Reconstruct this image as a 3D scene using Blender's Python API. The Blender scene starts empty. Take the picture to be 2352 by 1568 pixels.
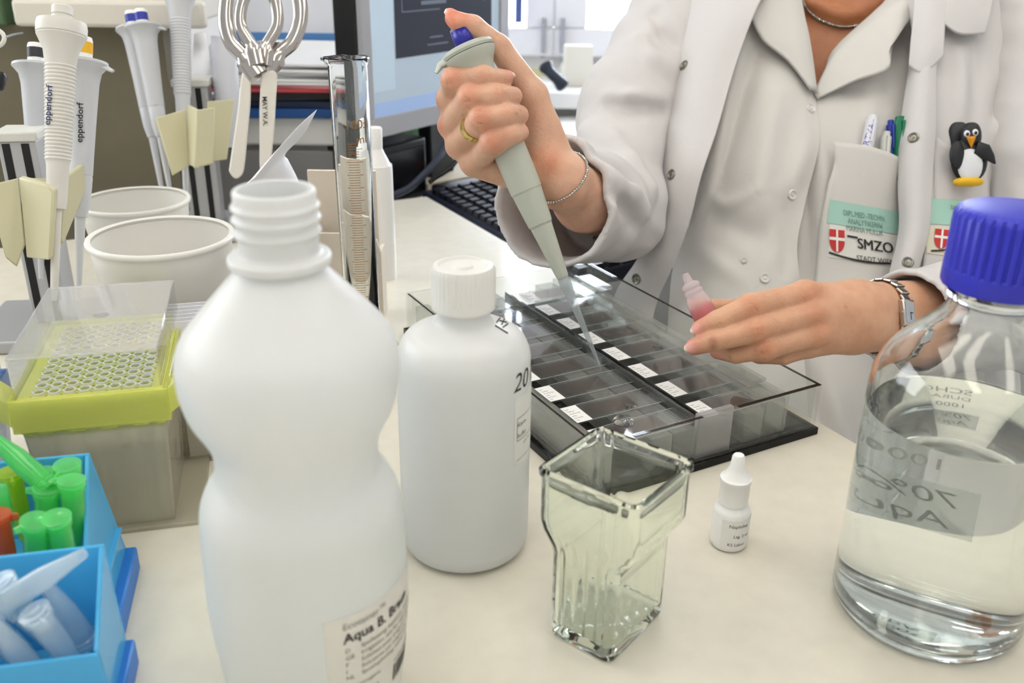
import bpy, bmesh, math, random
import numpy as np
from mathutils import Vector, Matrix
from mathutils.bvhtree import BVHTree

# all lengths below are centimetres; S turns them into metres. z = 0 is the bench top.
S = 0.01
rnd = random.Random(4)
scene = bpy.context.scene

# ------------------------------------------------------------------ camera
F_PX, CAM_H, PITCH, ROLL = 2150.0, 35.0, math.radians(23.5), math.radians(-0.8)
cp, sp, cr, sr = math.cos(PITCH), math.sin(PITCH), math.cos(ROLL), math.sin(ROLL)
FW, DN, RT = Vector((0, cp, -sp)), Vector((0, -sp, -cp)), Vector((1, 0, 0))
IR, IDN = cr * RT + sr * DN, -sr * RT + cr * DN
CAM = Vector((0, 0, CAM_H))
cam_data = bpy.data.cameras.new('camera')
cam_data.sensor_width = 36.0
cam_data.lens = F_PX / 2352 * 36.0
cam_data.clip_start = 0.02
cam_data.dof.use_dof = True
cam_data.dof.focus_distance = 0.69
cam_data.dof.aperture_fstop = 9.0
cam = bpy.data.objects.new('camera', cam_data)
scene.collection.objects.link(cam)
cam.matrix_world = Matrix((
    (IR.x, -IDN.x, -FW.x, CAM.x * S), (IR.y, -IDN.y, -FW.y, CAM.y * S),
    (IR.z, -IDN.z, -FW.z, CAM.z * S), (0, 0, 0, 1)))
scene.camera = cam

# ------------------------------------------------------------------ light and exposure
scene.view_settings.view_transform = 'Standard'
scene.view_settings.look = 'None'
scene.view_settings.gamma = 1.0
scene.view_settings.use_curve_mapping = False
scene.view_settings.exposure = 0.0
scene.cycles.max_bounces = 14
scene.cycles.diffuse_bounces = 3
scene.cycles.glossy_bounces = 5
scene.cycles.transmission_bounces = 14
scene.cycles.transparent_max_bounces = 20
scene.cycles.use_adaptive_sampling = True
scene.cycles.adaptive_threshold = 0.1
scene.cycles.adaptive_min_samples = 14
scene.cycles.sample_clamp_indirect = 6.0
scene.cycles.use_denoising = True
world = bpy.data.worlds.new('daylight')
scene.world = world
world.use_nodes = True
bg = world.node_tree.nodes['Background']
bg.inputs['Color'].default_value = (1.0, 0.99, 0.97, 1)
bg.inputs['Strength'].default_value = 0.68


def area(name, loc, target, sx, sy, power, col=(1, 1, 1)):
    d = bpy.data.lights.new(name, 'AREA')
    d.shape = 'RECTANGLE'
    d.size, d.size_y, d.energy, d.color = sx * S, sy * S, power, col
    o = bpy.data.objects.new(name, d)
    scene.collection.objects.link(o)
    o.location = Vector(loc) * S
    o.rotation_euler = (Vector(target) - Vector(loc)).to_track_quat('-Z', 'Y').to_euler()
    return o


area('daylight_back_window', (35, 262, 62), (35, 60, 62), 190, 150, 54, (0.92, 0.96, 1.0))
area('daylight_side_window', (-215, 120, 95), (0, 70, 0), 170, 110, 28, (0.92, 0.96, 1.0))


# ------------------------------------------------------------------ helpers
def at(px, py, d):
    """point seen at a pixel of the photograph, d cm along the lens axis"""
    px, py, d = float(px), float(py), float(d)
    return CAM + d * (FW + (px - 1176) / F_PX * IR + (py - 784) / F_PX * IDN)


def tb(px, py, z=0.0):
    """point seen at a pixel on the level plane z"""
    r = FW + (px - 1176) / F_PX * IR + (py - 784) / F_PX * IDN
    return CAM + r * ((z - CAM_H) / r.z)


def pix(P):
    q = Vector(P) - CAM
    z = q.dot(FW)
    return 1176 + F_PX * q.dot(IR) / z, 784 + F_PX * q.dot(IDN) / z, z


def lin(h):
    h = h.lstrip('#')
    c = [int(h[i:i + 2], 16) / 255 for i in (0, 2, 4)]
    return tuple((x / 12.92 if x <= .04045 else ((x + .055) / 1.055) ** 2.4) for x in c) + (1.0,)


MATS = {}


def _new(name):
    m = bpy.data.materials.new(name)
    m.use_nodes = True
    nt = m.node_tree
    return m, nt, nt.nodes, nt.links, nt.nodes['Principled BSDF']


def mat(name, col, rough=.5, metal=0, trans=0, ior=1.45, sss=0, noise=None, bump=None, emit=0, spec=.5, trl=0, coat=0):
    """procedural principled material; noise=(scale, colour2), bump=(scale, strength), trl=translucent share"""
    if name in MATS:
        return MATS[name]
    m, nt, N, L, b = _new(name)
    c = lin(col)
    b.inputs['Base Color'].default_value = c
    b.inputs['Roughness'].default_value = rough
    b.inputs['Metallic'].default_value = metal
    b.inputs['Transmission Weight'].default_value = trans
    b.inputs['IOR'].default_value = ior
    b.inputs['Specular IOR Level'].default_value = spec
    b.inputs['Coat Weight'].default_value = coat
    if sss:
        b.inputs['Subsurface Weight'].default_value = sss
        b.inputs['Subsurface Radius'].default_value = (.9, .45, .25)
        b.inputs['Subsurface Scale'].default_value = .006
    if emit:
        b.inputs['Emission Color'].default_value = c
        b.inputs['Emission Strength'].default_value = emit
    tc = N.new('ShaderNodeTexCoord')
    if noise:
        n = N.new('ShaderNodeTexNoise')
        n.inputs['Scale'].default_value = noise[0]
        n.inputs['Detail'].default_value = 6
        L.new(tc.outputs['Object'], n.inputs['Vector'])
        mx = N.new('ShaderNodeMix')
        mx.data_type = 'RGBA'
        mx.inputs[6].default_value = c
        mx.inputs[7].default_value = lin(noise[1])
        rp = N.new('ShaderNodeValToRGB')
        rp.color_ramp.elements[0].position = .38
        rp.color_ramp.elements[1].position = .66
        L.new(n.outputs['Fac'], rp.inputs['Fac'])
        L.new(rp.outputs['Color'], mx.inputs[0])
        L.new(mx.outputs[2], b.inputs['Base Color'])
    if bump:
        n = N.new('ShaderNodeTexNoise')
        n.inputs['Scale'].default_value = bump[0]
        n.inputs['Detail'].default_value = 4
        L.new(tc.outputs['Object'], n.inputs['Vector'])
        bp = N.new('ShaderNodeBump')
        bp.inputs['Strength'].default_value = bump[1]
        bp.inputs['Distance'].default_value = .001
        L.new(n.outputs['Fac'], bp.inputs['Height'])
        L.new(bp.outputs['Normal'], b.inputs['Normal'])
    if trl:
        t = N.new('ShaderNodeBsdfTranslucent')
        t.inputs['Color'].default_value = c
        ms = N.new('ShaderNodeMixShader')
        ms.inputs[0].default_value = trl
        L.new(b.outputs[0], ms.inputs[1])
        L.new(t.outputs[0], ms.inputs[2])
        L.new(ms.outputs[0], N['Material Output'].inputs['Surface'])
    MATS[name] = m
    return m


def clear(name, tint, body=0.0, bodycol='ffffff', ior=1.35, rough=.03, trl=.5):
    """thin clear plastic: see-through, fresnel gloss, and a share of milky body colour"""
    if name in MATS:
        return MATS[name]
    m, nt, N, L, b = _new(name)
    N.remove(b)
    tr = N.new('ShaderNodeBsdfTransparent')
    tr.inputs['Color'].default_value = lin(tint)
    gl = N.new('ShaderNodeBsdfGlossy')
    gl.inputs['Roughness'].default_value = rough
    df = N.new('ShaderNodeBsdfDiffuse')
    df.inputs['Color'].default_value = lin(bodycol)
    tl = N.new('ShaderNodeBsdfTranslucent')
    tl.inputs['Color'].default_value = lin(bodycol)
    m0 = N.new('ShaderNodeMixShader')
    m0.inputs[0].default_value = trl
    L.new(df.outputs[0], m0.inputs[1])
    L.new(tl.outputs[0], m0.inputs[2])
    m1 = N.new('ShaderNodeMixShader')
    m1.inputs[0].default_value = body
    L.new(tr.outputs[0], m1.inputs[1])
    L.new(m0.outputs[0], m1.inputs[2])
    lw = N.new('ShaderNodeLayerWeight')
    pw = N.new('ShaderNodeMath'); pw.operation = 'POWER'; pw.inputs[1].default_value = 4.0
    L.new(lw.outputs['Facing'], pw.inputs[0])
    fr = N.new('ShaderNodeMath'); fr.operation = 'MULTIPLY_ADD'
    fr.inputs[1].default_value = .7; fr.inputs[2].default_value = ((ior - 1) / (ior + 1)) ** 2
    L.new(pw.outputs[0], fr.inputs[0])
    m2 = N.new('ShaderNodeMixShader')
    L.new(fr.outputs[0], m2.inputs[0])
    L.new(m1.outputs[0], m2.inputs[1])
    L.new(gl.outputs[0], m2.inputs[2])
    L.new(m2.outputs[0], N['Material Output'].inputs['Surface'])
    MATS[name] = m
    return m


def glass(name, tint='ffffff', ior=1.47, rough=0.0, thin=0.0):
    if name in MATS:
        return MATS[name]
    m, nt, N, L, b = _new(name)
    N.remove(b)
    g = N.new('ShaderNodeBsdfGlass')
    g.inputs['Color'].default_value = lin(tint)
    g.inputs['IOR'].default_value = ior
    g.inputs['Roughness'].default_value = rough
    if thin:
        t = N.new('ShaderNodeBsdfTransparent'); t.inputs['Color'].default_value = lin(tint)
        ms = N.new('ShaderNodeMixShader'); ms.inputs[0].default_value = thin
        L.new(g.outputs[0], ms.inputs[1]); L.new(t.outputs[0], ms.inputs[2])
        L.new(ms.outputs[0], N['Material Output'].inputs['Surface'])
    else:
        L.new(g.outputs[0], N['Material Output'].inputs['Surface'])
    MATS[name] = m
    return m


def wm(o):
    m = o.matrix_basis.copy()
    while o.parent:
        o = o.parent
        m = o.matrix_basis @ m
    return m


def frame(p, d, hint=(0, 0, 1)):
    """matrix whose z axis runs along d from p"""
    z = Vector(d).normalized()
    h = Vector(hint)
    if abs(h.normalized().dot(z)) > .98:
        h = Vector((1, 0, 0))
    x = h.cross(z).normalized()
    y = z.cross(x)
    return Matrix(((x.x, y.x, z.x, p[0]), (x.y, y.y, z.y, p[1]), (x.z, y.z, z.z, p[2]), (0, 0, 0, 1)))


def spin(deg, loc=(0, 0, 0)):
    return Matrix.Translation(Vector(loc)) @ Matrix.Rotation(math.radians(deg), 4, 'Z')


def tag(o, label=None, cat=None, group=None, kind=None):
    if label: o['label'] = label
    if cat: o['category'] = cat
    if group: o['group'] = group
    if kind: o['kind'] = kind
    return o


def thing(name, label, cat, loc=(0, 0, 0), rz=0, group=None, M=None):
    o = bpy.data.objects.new(name, None)
    o.empty_display_size = .02
    scene.collection.objects.link(o)
    if M is not None:
        mm = M.copy()
        mm.translation = mm.translation * S
        o.matrix_basis = mm
    else:
        o.location = Vector(loc) * S
        o.rotation_euler = (0, 0, math.radians(rz))
    return tag(o, label, cat, group)


def copy_tree(o, parent=None):
    c = o.copy()
    scene.collection.objects.link(c)
    if parent: c.parent = parent
    for ch in [x for x in bpy.data.objects if x.parent == o]:
        copy_tree(ch, c)
    return c


def crom(pts, n):
    """Catmull-Rom through rows of vectors (numpy), n samples"""
    P = np.asarray(pts, float)
    k = len(P)
    t = np.linspace(0, k - 1, n)
    i = np.clip(t.astype(int), 0, k - 2)
    u = (t - i).reshape((-1,) + (1,) * (P.ndim - 1))
    p0 = P[np.clip(i - 1, 0, k - 1)]; p1 = P[i]; p2 = P[i + 1]; p3 = P[np.clip(i + 2, 0, k - 1)]
    return .5 * ((2 * p1) + (-p0 + p2) * u + (2 * p0 - 5 * p1 + 4 * p2 - p3) * u ** 2 + (-p0 + 3 * p1 - 3 * p2 + p3) * u ** 3)


class G:
    def __init__(s):
        s.v, s.f = [], []

    def add(s, vs, fs, M=None):
        n = len(s.v)
        for p in vs:
            p = Vector(p)
            s.v.append(M @ p if M is not None else p)
        s.f += [tuple(i + n for i in q) for q in fs]
        return s

    def box(s, x0, x1, y0, y1, z0, z1, M=None):
        return s.hexa([(x0, y0, z0), (x1, y0, z0), (x1, y1, z0), (x0, y1, z0), (x0, y0, z1), (x1, y0, z1), (x1, y1, z1), (x0, y1, z1)], M)

    def hexa(s, c, M=None):
        return s.add(c, [(3, 2, 1, 0), (4, 5, 6, 7), (0, 1, 5, 4), (1, 2, 6, 5), (2, 3, 7, 6), (3, 0, 4, 7)], M)

    def prism(s, poly, z0, z1, M=None):
        n = len(poly)
        vs = [(x, y, z0) for x, y in poly] + [(x, y, z1) for x, y in poly]
        fs = [tuple(range(n))[::-1], tuple(range(n, 2 * n))] + [(i, (i + 1) % n, n + (i + 1) % n, n + i) for i in range(n)]
        return s.add(vs, fs, M)

    def lathe(s, prof, M=None, seg=40, cap0=True, cap1=True, sx=1, sy=1, fn=None):
        vs, fs = [], []
        for r, z in prof:
            for k in range(seg):
                a = 2 * math.pi * k / seg
                rr = fn(r, z, a) if fn else r
                vs.append((rr * math.cos(a) * sx, rr * math.sin(a) * sy, z))
        for i in range(len(prof) - 1):
            for k in range(seg):
                k2 = (k + 1) % seg
                fs.append((i * seg + k, i * seg + k2, (i + 1) * seg + k2, (i + 1) * seg + k))
        if cap0: fs.append(tuple(range(seg))[::-1])
        if cap1: fs.append(tuple(range((len(prof) - 1) * seg, len(prof) * seg)))
        return s.add(vs, fs, M)

    def sweep(s, path, rad, seg=12, cap=True, closed=False, hint=(0, 0, 1), flat=1.0):
        P = [Vector(p) for p in path]
        n = len(P)
        R = rad if isinstance(rad, (list, tuple)) else [rad] * n
        vs, fs = [], []
        x = None
        for i in range(n):
            a = P[(i - 1) % n] if (closed or i) else P[i]
            b = P[(i + 1) % n] if (closed or i < n - 1) else P[i]
            t = (b - a).normalized()
            if x is None:
                h = Vector(hint)
                if abs(h.dot(t)) > .95: h = Vector((1, 0, 0))
                x = h.cross(t).normalized()
            x = (x - t * x.dot(t)).normalized()
            y = t.cross(x)
            for k in range(seg):
                q = 2 * math.pi * k / seg
                vs.append(P[i] + R[i] * (math.cos(q) * x + flat * math.sin(q) * y))
        for i in range(n if closed else n - 1):
            j = (i + 1) % n
            for k in range(seg):
                k2 = (k + 1) % seg
                fs.append((i * seg + k, i * seg + k2, j * seg + k2, j * seg + k))
        if cap and not closed:
            fs.append(tuple(range(seg))[::-1])
            fs.append(tuple(range((n - 1) * seg, n * seg)))
        return s.add(vs, fs)

    def grid(s, pts):
        r, c = len(pts), len(pts[0])
        fs = [(i * c + j, i * c + j + 1, (i + 1) * c + j + 1, (i + 1) * c + j) for i in range(r - 1) for j in range(c - 1)]
        return s.add([p for row in pts for p in row], fs)

    def obj(s, name, m, parent=None, loc=None, local=False, smooth=True, sharp=40, bevel=0, seg=2, solid=0, soff=-1, subd=0, M=None):
        """link as one mesh object; vertices are world cm unless local"""
        me = bpy.data.meshes.new(name)
        o = bpy.data.objects.new(name, me)
        scene.collection.objects.link(o)
        if parent is not None:
            o.parent = parent
        if M is not None:
            mm = M.copy(); mm.translation = mm.translation * S; o.matrix_basis = mm
        elif loc is not None:
            o.location = Vector(loc) * S
        A = np.array([tuple(p) for p in s.v], float).reshape(-1, 3) * S
        if not local:
            inv = np.array(wm(o).inverted())
            A = A @ inv[:3, :3].T + inv[:3, 3]
        me.from_pydata(A.tolist(), [], s.f)
        me.update()
        if smooth:
            me.polygons.foreach_set('use_smooth', [True] * len(me.polygons))
            if sharp: me.set_sharp_from_angle(angle=math.radians(sharp))
        if m: me.materials.append(m)
        if solid:
            q = o.modifiers.new('solid', 'SOLIDIFY'); q.thickness = solid * S; q.offset = soff
        if bevel:
            q = o.modifiers.new('bevel', 'BEVEL'); q.width = bevel * S; q.segments = seg; q.limit_method = 'ANGLE'; q.angle_limit = math.radians(35)
            q.harden_normals = False
        if subd:
            q = o.modifiers.new('subd', 'SUBSURF'); q.levels = subd; q.render_levels = subd
        return o

    def bvh(s):
        return BVHTree.FromPolygons([tuple(p) for p in s.v], s.f)


def sight(bvh, px, py, off=0.02):
    """where the sight line of a pixel meets a surface (world cm)"""
    r = (FW + (px - 1176) / F_PX * IR + (py - 784) / F_PX * IDN).normalized()
    h = bvh.ray_cast(CAM, r)
    if h[0] is None: return None
    n = h[1] if h[1].dot(r) < 0 else -h[1]
    return h[0] + n * off


def text_verts(body, size=1.0, bold=0.0, ext=0.0, align='LEFT', spacing=1.0, shear=0.0, line=1.0):
    c = bpy.data.curves.new('t', 'FONT')
    c.body, c.size, c.offset, c.extrude, c.align_x, c.space_character, c.shear, c.space_line = body, size, bold, ext, align, spacing, shear, line
    c.resolution_u = 3
    o = bpy.data.objects.new('t', c)
    scene.collection.objects.link(o)
    dg = bpy.context.evaluated_depsgraph_get()
    me = bpy.data.meshes.new_from_object(o.evaluated_get(dg))
    v = [tuple(q.co) for q in me.vertices]
    f = [tuple(p.vertices) for p in me.polygons]
    bpy.data.objects.remove(o); bpy.data.curves.remove(c); bpy.data.meshes.remove(me)
    return v, f


def letter_on(name, body, surf, p0, xd, yd, m, parent, size=1.0, bold=0.0, off=.015, **kw):
    """flat print laid on a surface: text origin, x and y unit steps given where they show"""
    v, f = text_verts(body, size, bold, **kw)
    if not v: return None
    g = G()
    vs = []
    for x, y, z in v:
        q = sight(surf, p0[0] + x * xd[0] + y * yd[0], p0[1] + x * xd[1] + y * yd[1], off)
        if q is None: return None if not vs else g_finish(g, vs, f, name, m, parent)
        vs.append(q)
    return g_finish(g, vs, f, name, m, parent)


def g_finish(g, vs, f, name, m, parent):
    n = len(vs)
    g.add(vs, [q for q in f if max(q) < n])
    return g.obj(name, m, parent, smooth=False)


def text_at(name, body, M, m, parent, size, bold=0.0, ext=.004, **kw):
    v, f = text_verts(body, size, bold, ext, **kw)
    return G().add(v, f, M).obj(name, m, parent, smooth=False)


def patch_on(surf, quad, nu, nv, off):
    """grid laid on a surface inside a quad of sight points (tl, tr, br, bl)"""
    rows = []
    for j in range(nv + 1):
        t = j / nv
        row = []
        for i in range(nu + 1):
            s_ = i / nu
            x = (1 - t) * ((1 - s_) * quad[0][0] + s_ * quad[1][0]) + t * ((1 - s_) * quad[3][0] + s_ * quad[2][0])
            y = (1 - t) * ((1 - s_) * quad[0][1] + s_ * quad[1][1]) + t * ((1 - s_) * quad[3][1] + s_ * quad[2][1])
            row.append(sight(surf, x, y, off(s_, t) if callable(off) else off) or (rows[-1][i] if rows else at(x, y, 95)))
        rows.append(row)
    return G().grid(rows)


# ------------------------------------------------------------------ implicit surfaces for bodies and cloth
class Field:
    def __init__(s):
        s.p = []

    def cone(s, a, b, ra, rb, k=.3, op='u'):
        s.p.append((op, 'c', np.array(a, float), np.array(b, float), ra, rb, k)); return s

    def ball(s, a, r, k=.3, op='u'):
        return s.cone(a, a, r, r, k, op)

    def ell(s, c, R, rad, k=.3, op='u'):
        """ellipsoid: R rows are its axes"""
        s.p.append((op, 'e', np.array(c, float), np.array(R, float), np.array(rad, float), None, k)); return s

    @staticmethod
    def dist(q, P):
        if q[1] == 'c':
            a, b, ra, rb = q[2:6]
            ab = b - a
            L = ab @ ab
            d = P - a
            t = np.clip((d @ ab) / L, 0, 1) if L > 1e-9 else np.zeros(P.shape[:-1])
            return np.linalg.norm(d - t[..., None] * ab, axis=-1) - (ra + t * (rb - ra))
        c, R, rad = q[2:5]
        l = ((P - c) @ R.T) / rad
        n = np.linalg.norm(l, axis=-1)
        g = np.linalg.norm(l / rad, axis=-1) + 1e-9
        return n * (n - 1) / g

    @staticmethod
    def join(v, d, q):
        k = q[6]
        if q[0] == 'u':
            h = np.maximum(k - np.abs(v - d), 0) / k
            return np.minimum(v, d) - h * h * k * .25
        d = -d
        h = np.maximum(k - np.abs(v - d), 0) / k
        return np.maximum(v, d) + h * h * k * .25

    def box(s, q):
        if q[1] == 'c':
            r = max(q[4], q[5])
            return np.minimum(q[2], q[3]) - r, np.maximum(q[2], q[3]) + r
        e = np.sqrt(((q[3] * q[4][:, None]) ** 2).sum(0))
        return q[2] - e, q[2] + e

    def at(s, P):
        v = np.full(P.shape[:-1], 50.0)
        for q in s.p: v = s.join(v, s.dist(q, P), q)
        return v

    def mesh(s, h, post=None, pad=.5):
        bs = [s.box(q) for q in s.p if q[0] == 'u']
        lo = np.min([b[0] for b in bs], 0) - pad
        hi = np.max([b[1] for b in bs], 0) + pad
        n = np.ceil((hi - lo) / h).astype(int) + 1
        ax = [lo[i] + h * np.arange(n[i]) for i in range(3)]
        vol = np.full(n, 50.0)
        for q in s.p:
            b0, b1 = s.box(q)
            m = q[6] + 3 * h + pad * .5
            i0 = np.clip(((b0 - m - lo) / h).astype(int), 0, n)
            i1 = np.clip(((b1 + m - lo) / h).astype(int) + 2, 0, n)
            if (i1 <= i0).any(): continue
            sl = tuple(slice(a, b) for a, b in zip(i0, i1))
            P = np.stack(np.meshgrid(*[ax[i][sl[i]] for i in range(3)], indexing='ij'), -1)
            vol[sl] = s.join(vol[sl], s.dist(q, P), q)
        if post is not None:
            vol = post(vol, np.stack(np.meshgrid(*ax, indexing='ij'), -1))
        return nets(vol, lo, h)


def nets(vol, o, h):
    s = vol < 0
    c = np.zeros(tuple(x - 1 for x in vol.shape), np.int8)
    off = [(i, j, k) for i in (0, 1) for j in (0, 1) for k in (0, 1)]
    nx, ny, nz = c.shape
    for i, j, k in off: c += s[i:i + nx, j:j + ny, k:k + nz]
    act = (c > 0) & (c < 8)
    cells = np.argwhere(act)
    idx = np.full(c.shape, -1, np.int64)
    idx[act] = np.arange(len(cells))
    acc = np.zeros((len(cells), 3)); cnt = np.zeros(len(cells))
    for a in off:
        for d in range(3):
            if a[d]: continue
            b = list(a); b[d] = 1
            va = vol[tuple((cells + a).T)]; vb = vol[tuple((cells + b).T)]
            x = (va < 0) != (vb < 0)
            t = np.where(x, va / np.where(x, va - vb, 1), 0)
            pos = np.array(a, float) + 0 * cells
            pos[:, d] = t
            acc[x] += pos[x]; cnt[x] += 1
    V = o + h * (cells + acc / cnt[:, None])
    F = []
    for d in range(3):
        e, g = [(1, 2), (2, 0), (0, 1)][d]
        sl0 = [slice(None)] * 3; sl1 = [slice(None)] * 3
        sl0[d] = slice(0, -1); sl1[d] = slice(1, None)
        A, B = s[tuple(sl0)], s[tuple(sl1)]
        w = np.argwhere(A != B)
        w = w[(w[:, e] > 0) & (w[:, g] > 0) & (w[:, e] < vol.shape[e] - 1) & (w[:, g] < vol.shape[g] - 1)]
        fl = A[tuple(w.T)]
        q = []
        for de, dg in ((1, 1), (0, 1), (0, 0), (1, 0)):
            u = w.copy(); u[:, e] -= de; u[:, g] -= dg
            q.append(idx[tuple(u.T)])
        q = np.stack(q, 1)
        q[~fl] = q[~fl][:, ::-1]
        F.append(q)
    return V, np.concatenate(F)


def relax(V, F, it=2, w=.5):
    E = np.concatenate([F[:, [i, (i + 1) % 4]] for i in range(4)])
    for _ in range(it):
        a = np.zeros_like(V); n = np.zeros(len(V))
        for i in range(3):
            a[:, i] = np.bincount(E[:, 0], V[E[:, 1], i], len(V)) + np.bincount(E[:, 1], V[E[:, 0], i], len(V))
        n = np.bincount(E[:, 0], minlength=len(V)) + np.bincount(E[:, 1], minlength=len(V))
        V = V * (1 - w) + w * a / np.maximum(n, 1)[:, None]
    return V


def raw_obj(name, V, F, m, parent=None, loc=None):
    me = bpy.data.meshes.new(name)
    o = bpy.data.objects.new(name, me)
    scene.collection.objects.link(o)
    if parent is not None: o.parent = parent
    if loc is not None: o.location = Vector(loc) * S
    inv = np.array(wm(o).inverted())
    A = V * S
    A = A @ inv[:3, :3].T + inv[:3, 3]
    me.vertices.add(len(A)); me.vertices.foreach_set('co', A.ravel())
    me.loops.add(F.size); me.loops.foreach_set('vertex_index', F.ravel().astype(np.int32))
    me.polygons.add(len(F))
    me.polygons.foreach_set('loop_start', np.arange(0, F.size, F.shape[1], dtype=np.int32))
    me.update(calc_edges=True); me.validate()
    me.polygons.foreach_set('use_smooth', [True] * len(me.polygons))
    me.materials.append(m)
    return o

# ------------------------------------------------------------------ setting
TH = 28.8
TC = tb(980, 450)                       # far corner of the bench
TM = spin(TH, TC)                       # bench frame: x across, y along its right edge
bench_mat = mat('cream_laminate', 'e2ddcd', rough=.26, noise=(60, 'ded9c9'), spec=.7)
edge_mat = mat('bench_edge', 'cfc8b2', rough=.5)
white_lam = mat('white_laminate', 'e8e8e6', rough=.4)
wall_mat = mat('white_wall', 'e9e9ea', rough=.8, bump=(90, .05))
grey_mat = mat('grey_panel', '9c9b9a', rough=.6, noise=(8, '949392'))

fl = G().box(-260, 260, -120, 300, -76, -75).obj('floor', mat('grey_vinyl_floor', '9a9a96', rough=.4, noise=(30, '8b8b88')), smooth=False)
tag(fl, 'grey vinyl floor of the laboratory under the bench', kind='structure')
cl = G().box(-260, 260, -120, 300, 175, 178).obj('ceiling', mat('ceiling_white', 'efefec', rough=.9, bump=(60, .1)), smooth=False)
tag(cl, 'white ceiling above the laboratory bench', kind='structure')

bench = thing('lab_bench', 'cream laminate laboratory bench top carrying all the bottles', 'bench', TC, TH)
G().box(-150, 0, -190, 0, -3, 0, TM).obj('bench_top', bench_mat, bench, bevel=.25, seg=3)
for lx, ly in ((-146, -186), (-146, -6), (-6, -186), (-6, -6)):
    G().box(lx - 2.5, lx + 2.5, ly - 2.5, ly + 2.5, -75, -3, TM).obj('leg', grey_mat, bench, bevel=.2)

desk = thing('computer_desk', 'white computer desk behind the bench carrying monitor and keyboard', 'desk', TM @ Vector((30, 40, -75)), TH)
G().add([], []).box(1, 95, -30, 60, -5.2, -2.6, TM).box(-7.5, 1, 1.2, 13, -5.2, -2.6, TM).obj('desk_top', white_lam, desk, smooth=False)
for lx, ly in ((92, -27), (92, 57), (4, 57), (-5, 5)):
    G().box(lx - 2, lx + 2, ly - 2, ly + 2, -75, -5.2, TM).obj('leg', grey_mat, desk, bevel=.2)


def wy(px, py, Y):
    r = FW + (px - 1176) / F_PX * IR + (py - 784) / F_PX * IDN
    return CAM + r * (Y / r.y)


# back wall with windows: structure built from pieces round the openings
WY = 240.0
zl = wy(1300, 128, WY).z               # bottom of casements
zp = wy(1400, 64, WY).z                # bottom of glass
xs = [wy(p, 60, WY).x for p in (1163, 1208, 1272, 1345)]
wb = G()
wb.box(-260, 260, WY, WY + 8, -75, zl)
wb.box(-260, xs[0] - 6, WY, WY + 8, zl, 175)
wb.box(xs[3] + 95, 260, WY, WY + 8, zl, 175)
wb.box(xs[0] - 6, xs[3] + 95, WY, WY + 8, 120, 175)
tag(wb.obj('wall_back', wall_mat, smooth=False), 'white back wall of the laboratory with windows', kind='structure')
frame_mat = mat('window_frame_white', 'e4e5ea', rough=.35)
pane_mat = clear('window_pane', 'f8fbff', ior=1.3)
w1 = thing('window_1', None, None, (xs[1], WY, zl)); w1['kind'] = 'structure'; tag(w1, 'white casement window hidden partly behind the monitor')
w2 = thing('window_2', None, None, (xs[3], WY, zl)); w2['kind'] = 'structure'; tag(w2, 'white casement window with bright pane behind the shoulder')
for w, xa, xb, sl, sr_ in ((w1, xs[0] - 46, xs[2], 6, xs[2] - xs[1]), (w2, xs[2], xs[3] + 95, xs[3] - xs[2], 7)):
    zb, zt = zl, 120
    G().box(xa, xb, WY - 3, WY + 4, zb, zp).obj('bottom_rail', frame_mat, w, bevel=.5)
    G().box(xa, xb, WY - 3, WY + 4, zt - 8, zt).obj('top_rail', frame_mat, w, bevel=.5)
    G().box(xa, xa + sl, WY - 3, WY + 4, zp, zt - 8).obj('stile', frame_mat, w, bevel=.5)
    G().box(xb - sr_, xb, WY - 3, WY + 4, zp, zt - 8).obj('stile', frame_mat, w, bevel=.5)
    G().box(xa + sl, xb - sr_, WY + .5, WY + 1.1, zp, zt - 8).obj('pane', pane_mat, w, smooth=False)
handle_mat = mat('window_handle_grey', 'a9aab2', rough=.35, metal=.6)
for px, w in ((1248, w1), (1291, w2)):
    a, b = wy(px + 2, 42, WY - 4), wy(px - 1, 122, WY - 4)
    G().sweep([a, a.lerp(b, .5), b], .55, 10).lathe([(1.3, 0), (1.3, 1.2)], frame(b + Vector((0, 2.6, 0)), (0, -1, 0)), 14).obj('handle', handle_mat, w)
bl0, bl1 = wy(1184, -40, WY - 8), wy(1199, 52, WY - 8)
bs = G()
bs.box(bl0.x, bl1.x, WY - 9, WY - 8, bl1.z, 118)
tag(bs.obj('window_blind', mat('blind_navy', '4a5a94', rough=.7), loc=(bl0.x, WY - 8.5, bl1.z)), 'narrow dark blue blind strip hanging beside the window frame', 'blind')

sz = wy(1300, 214, 212).z
tag(G().box(-60, 150, 212, WY, sz - 3.5, sz).obj('trim_1', white_lam, bevel=.4), 'white window sill board under the casements', kind='structure')
tag(G().box(-60, 150, 219, WY - .2, -75, sz - 3.5).obj('trim_2', mat('sill_front_grey', 'bdbcb9', rough=.6), bevel=.2), 'grey parapet front below the window sill', kind='structure')

tag(G().box(-230, 330, 330, 331, -60, 260).obj('exterior_sky', mat('overcast_sky', 'f6faff', emit=3.2), smooth=False), 'bright overcast sky outside the windows', kind='structure')

# left partition behind the pipette stands
pl = G().box(-95, wy(402, 300, 121).x, 121, 124, -75, 24)
tag(pl.obj('wall_left', mat('olive_partition', '77705c', rough=.75, noise=(7, '6c6653')), smooth=False), 'olive grey partition board behind the pipette stands', kind='structure')

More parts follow.
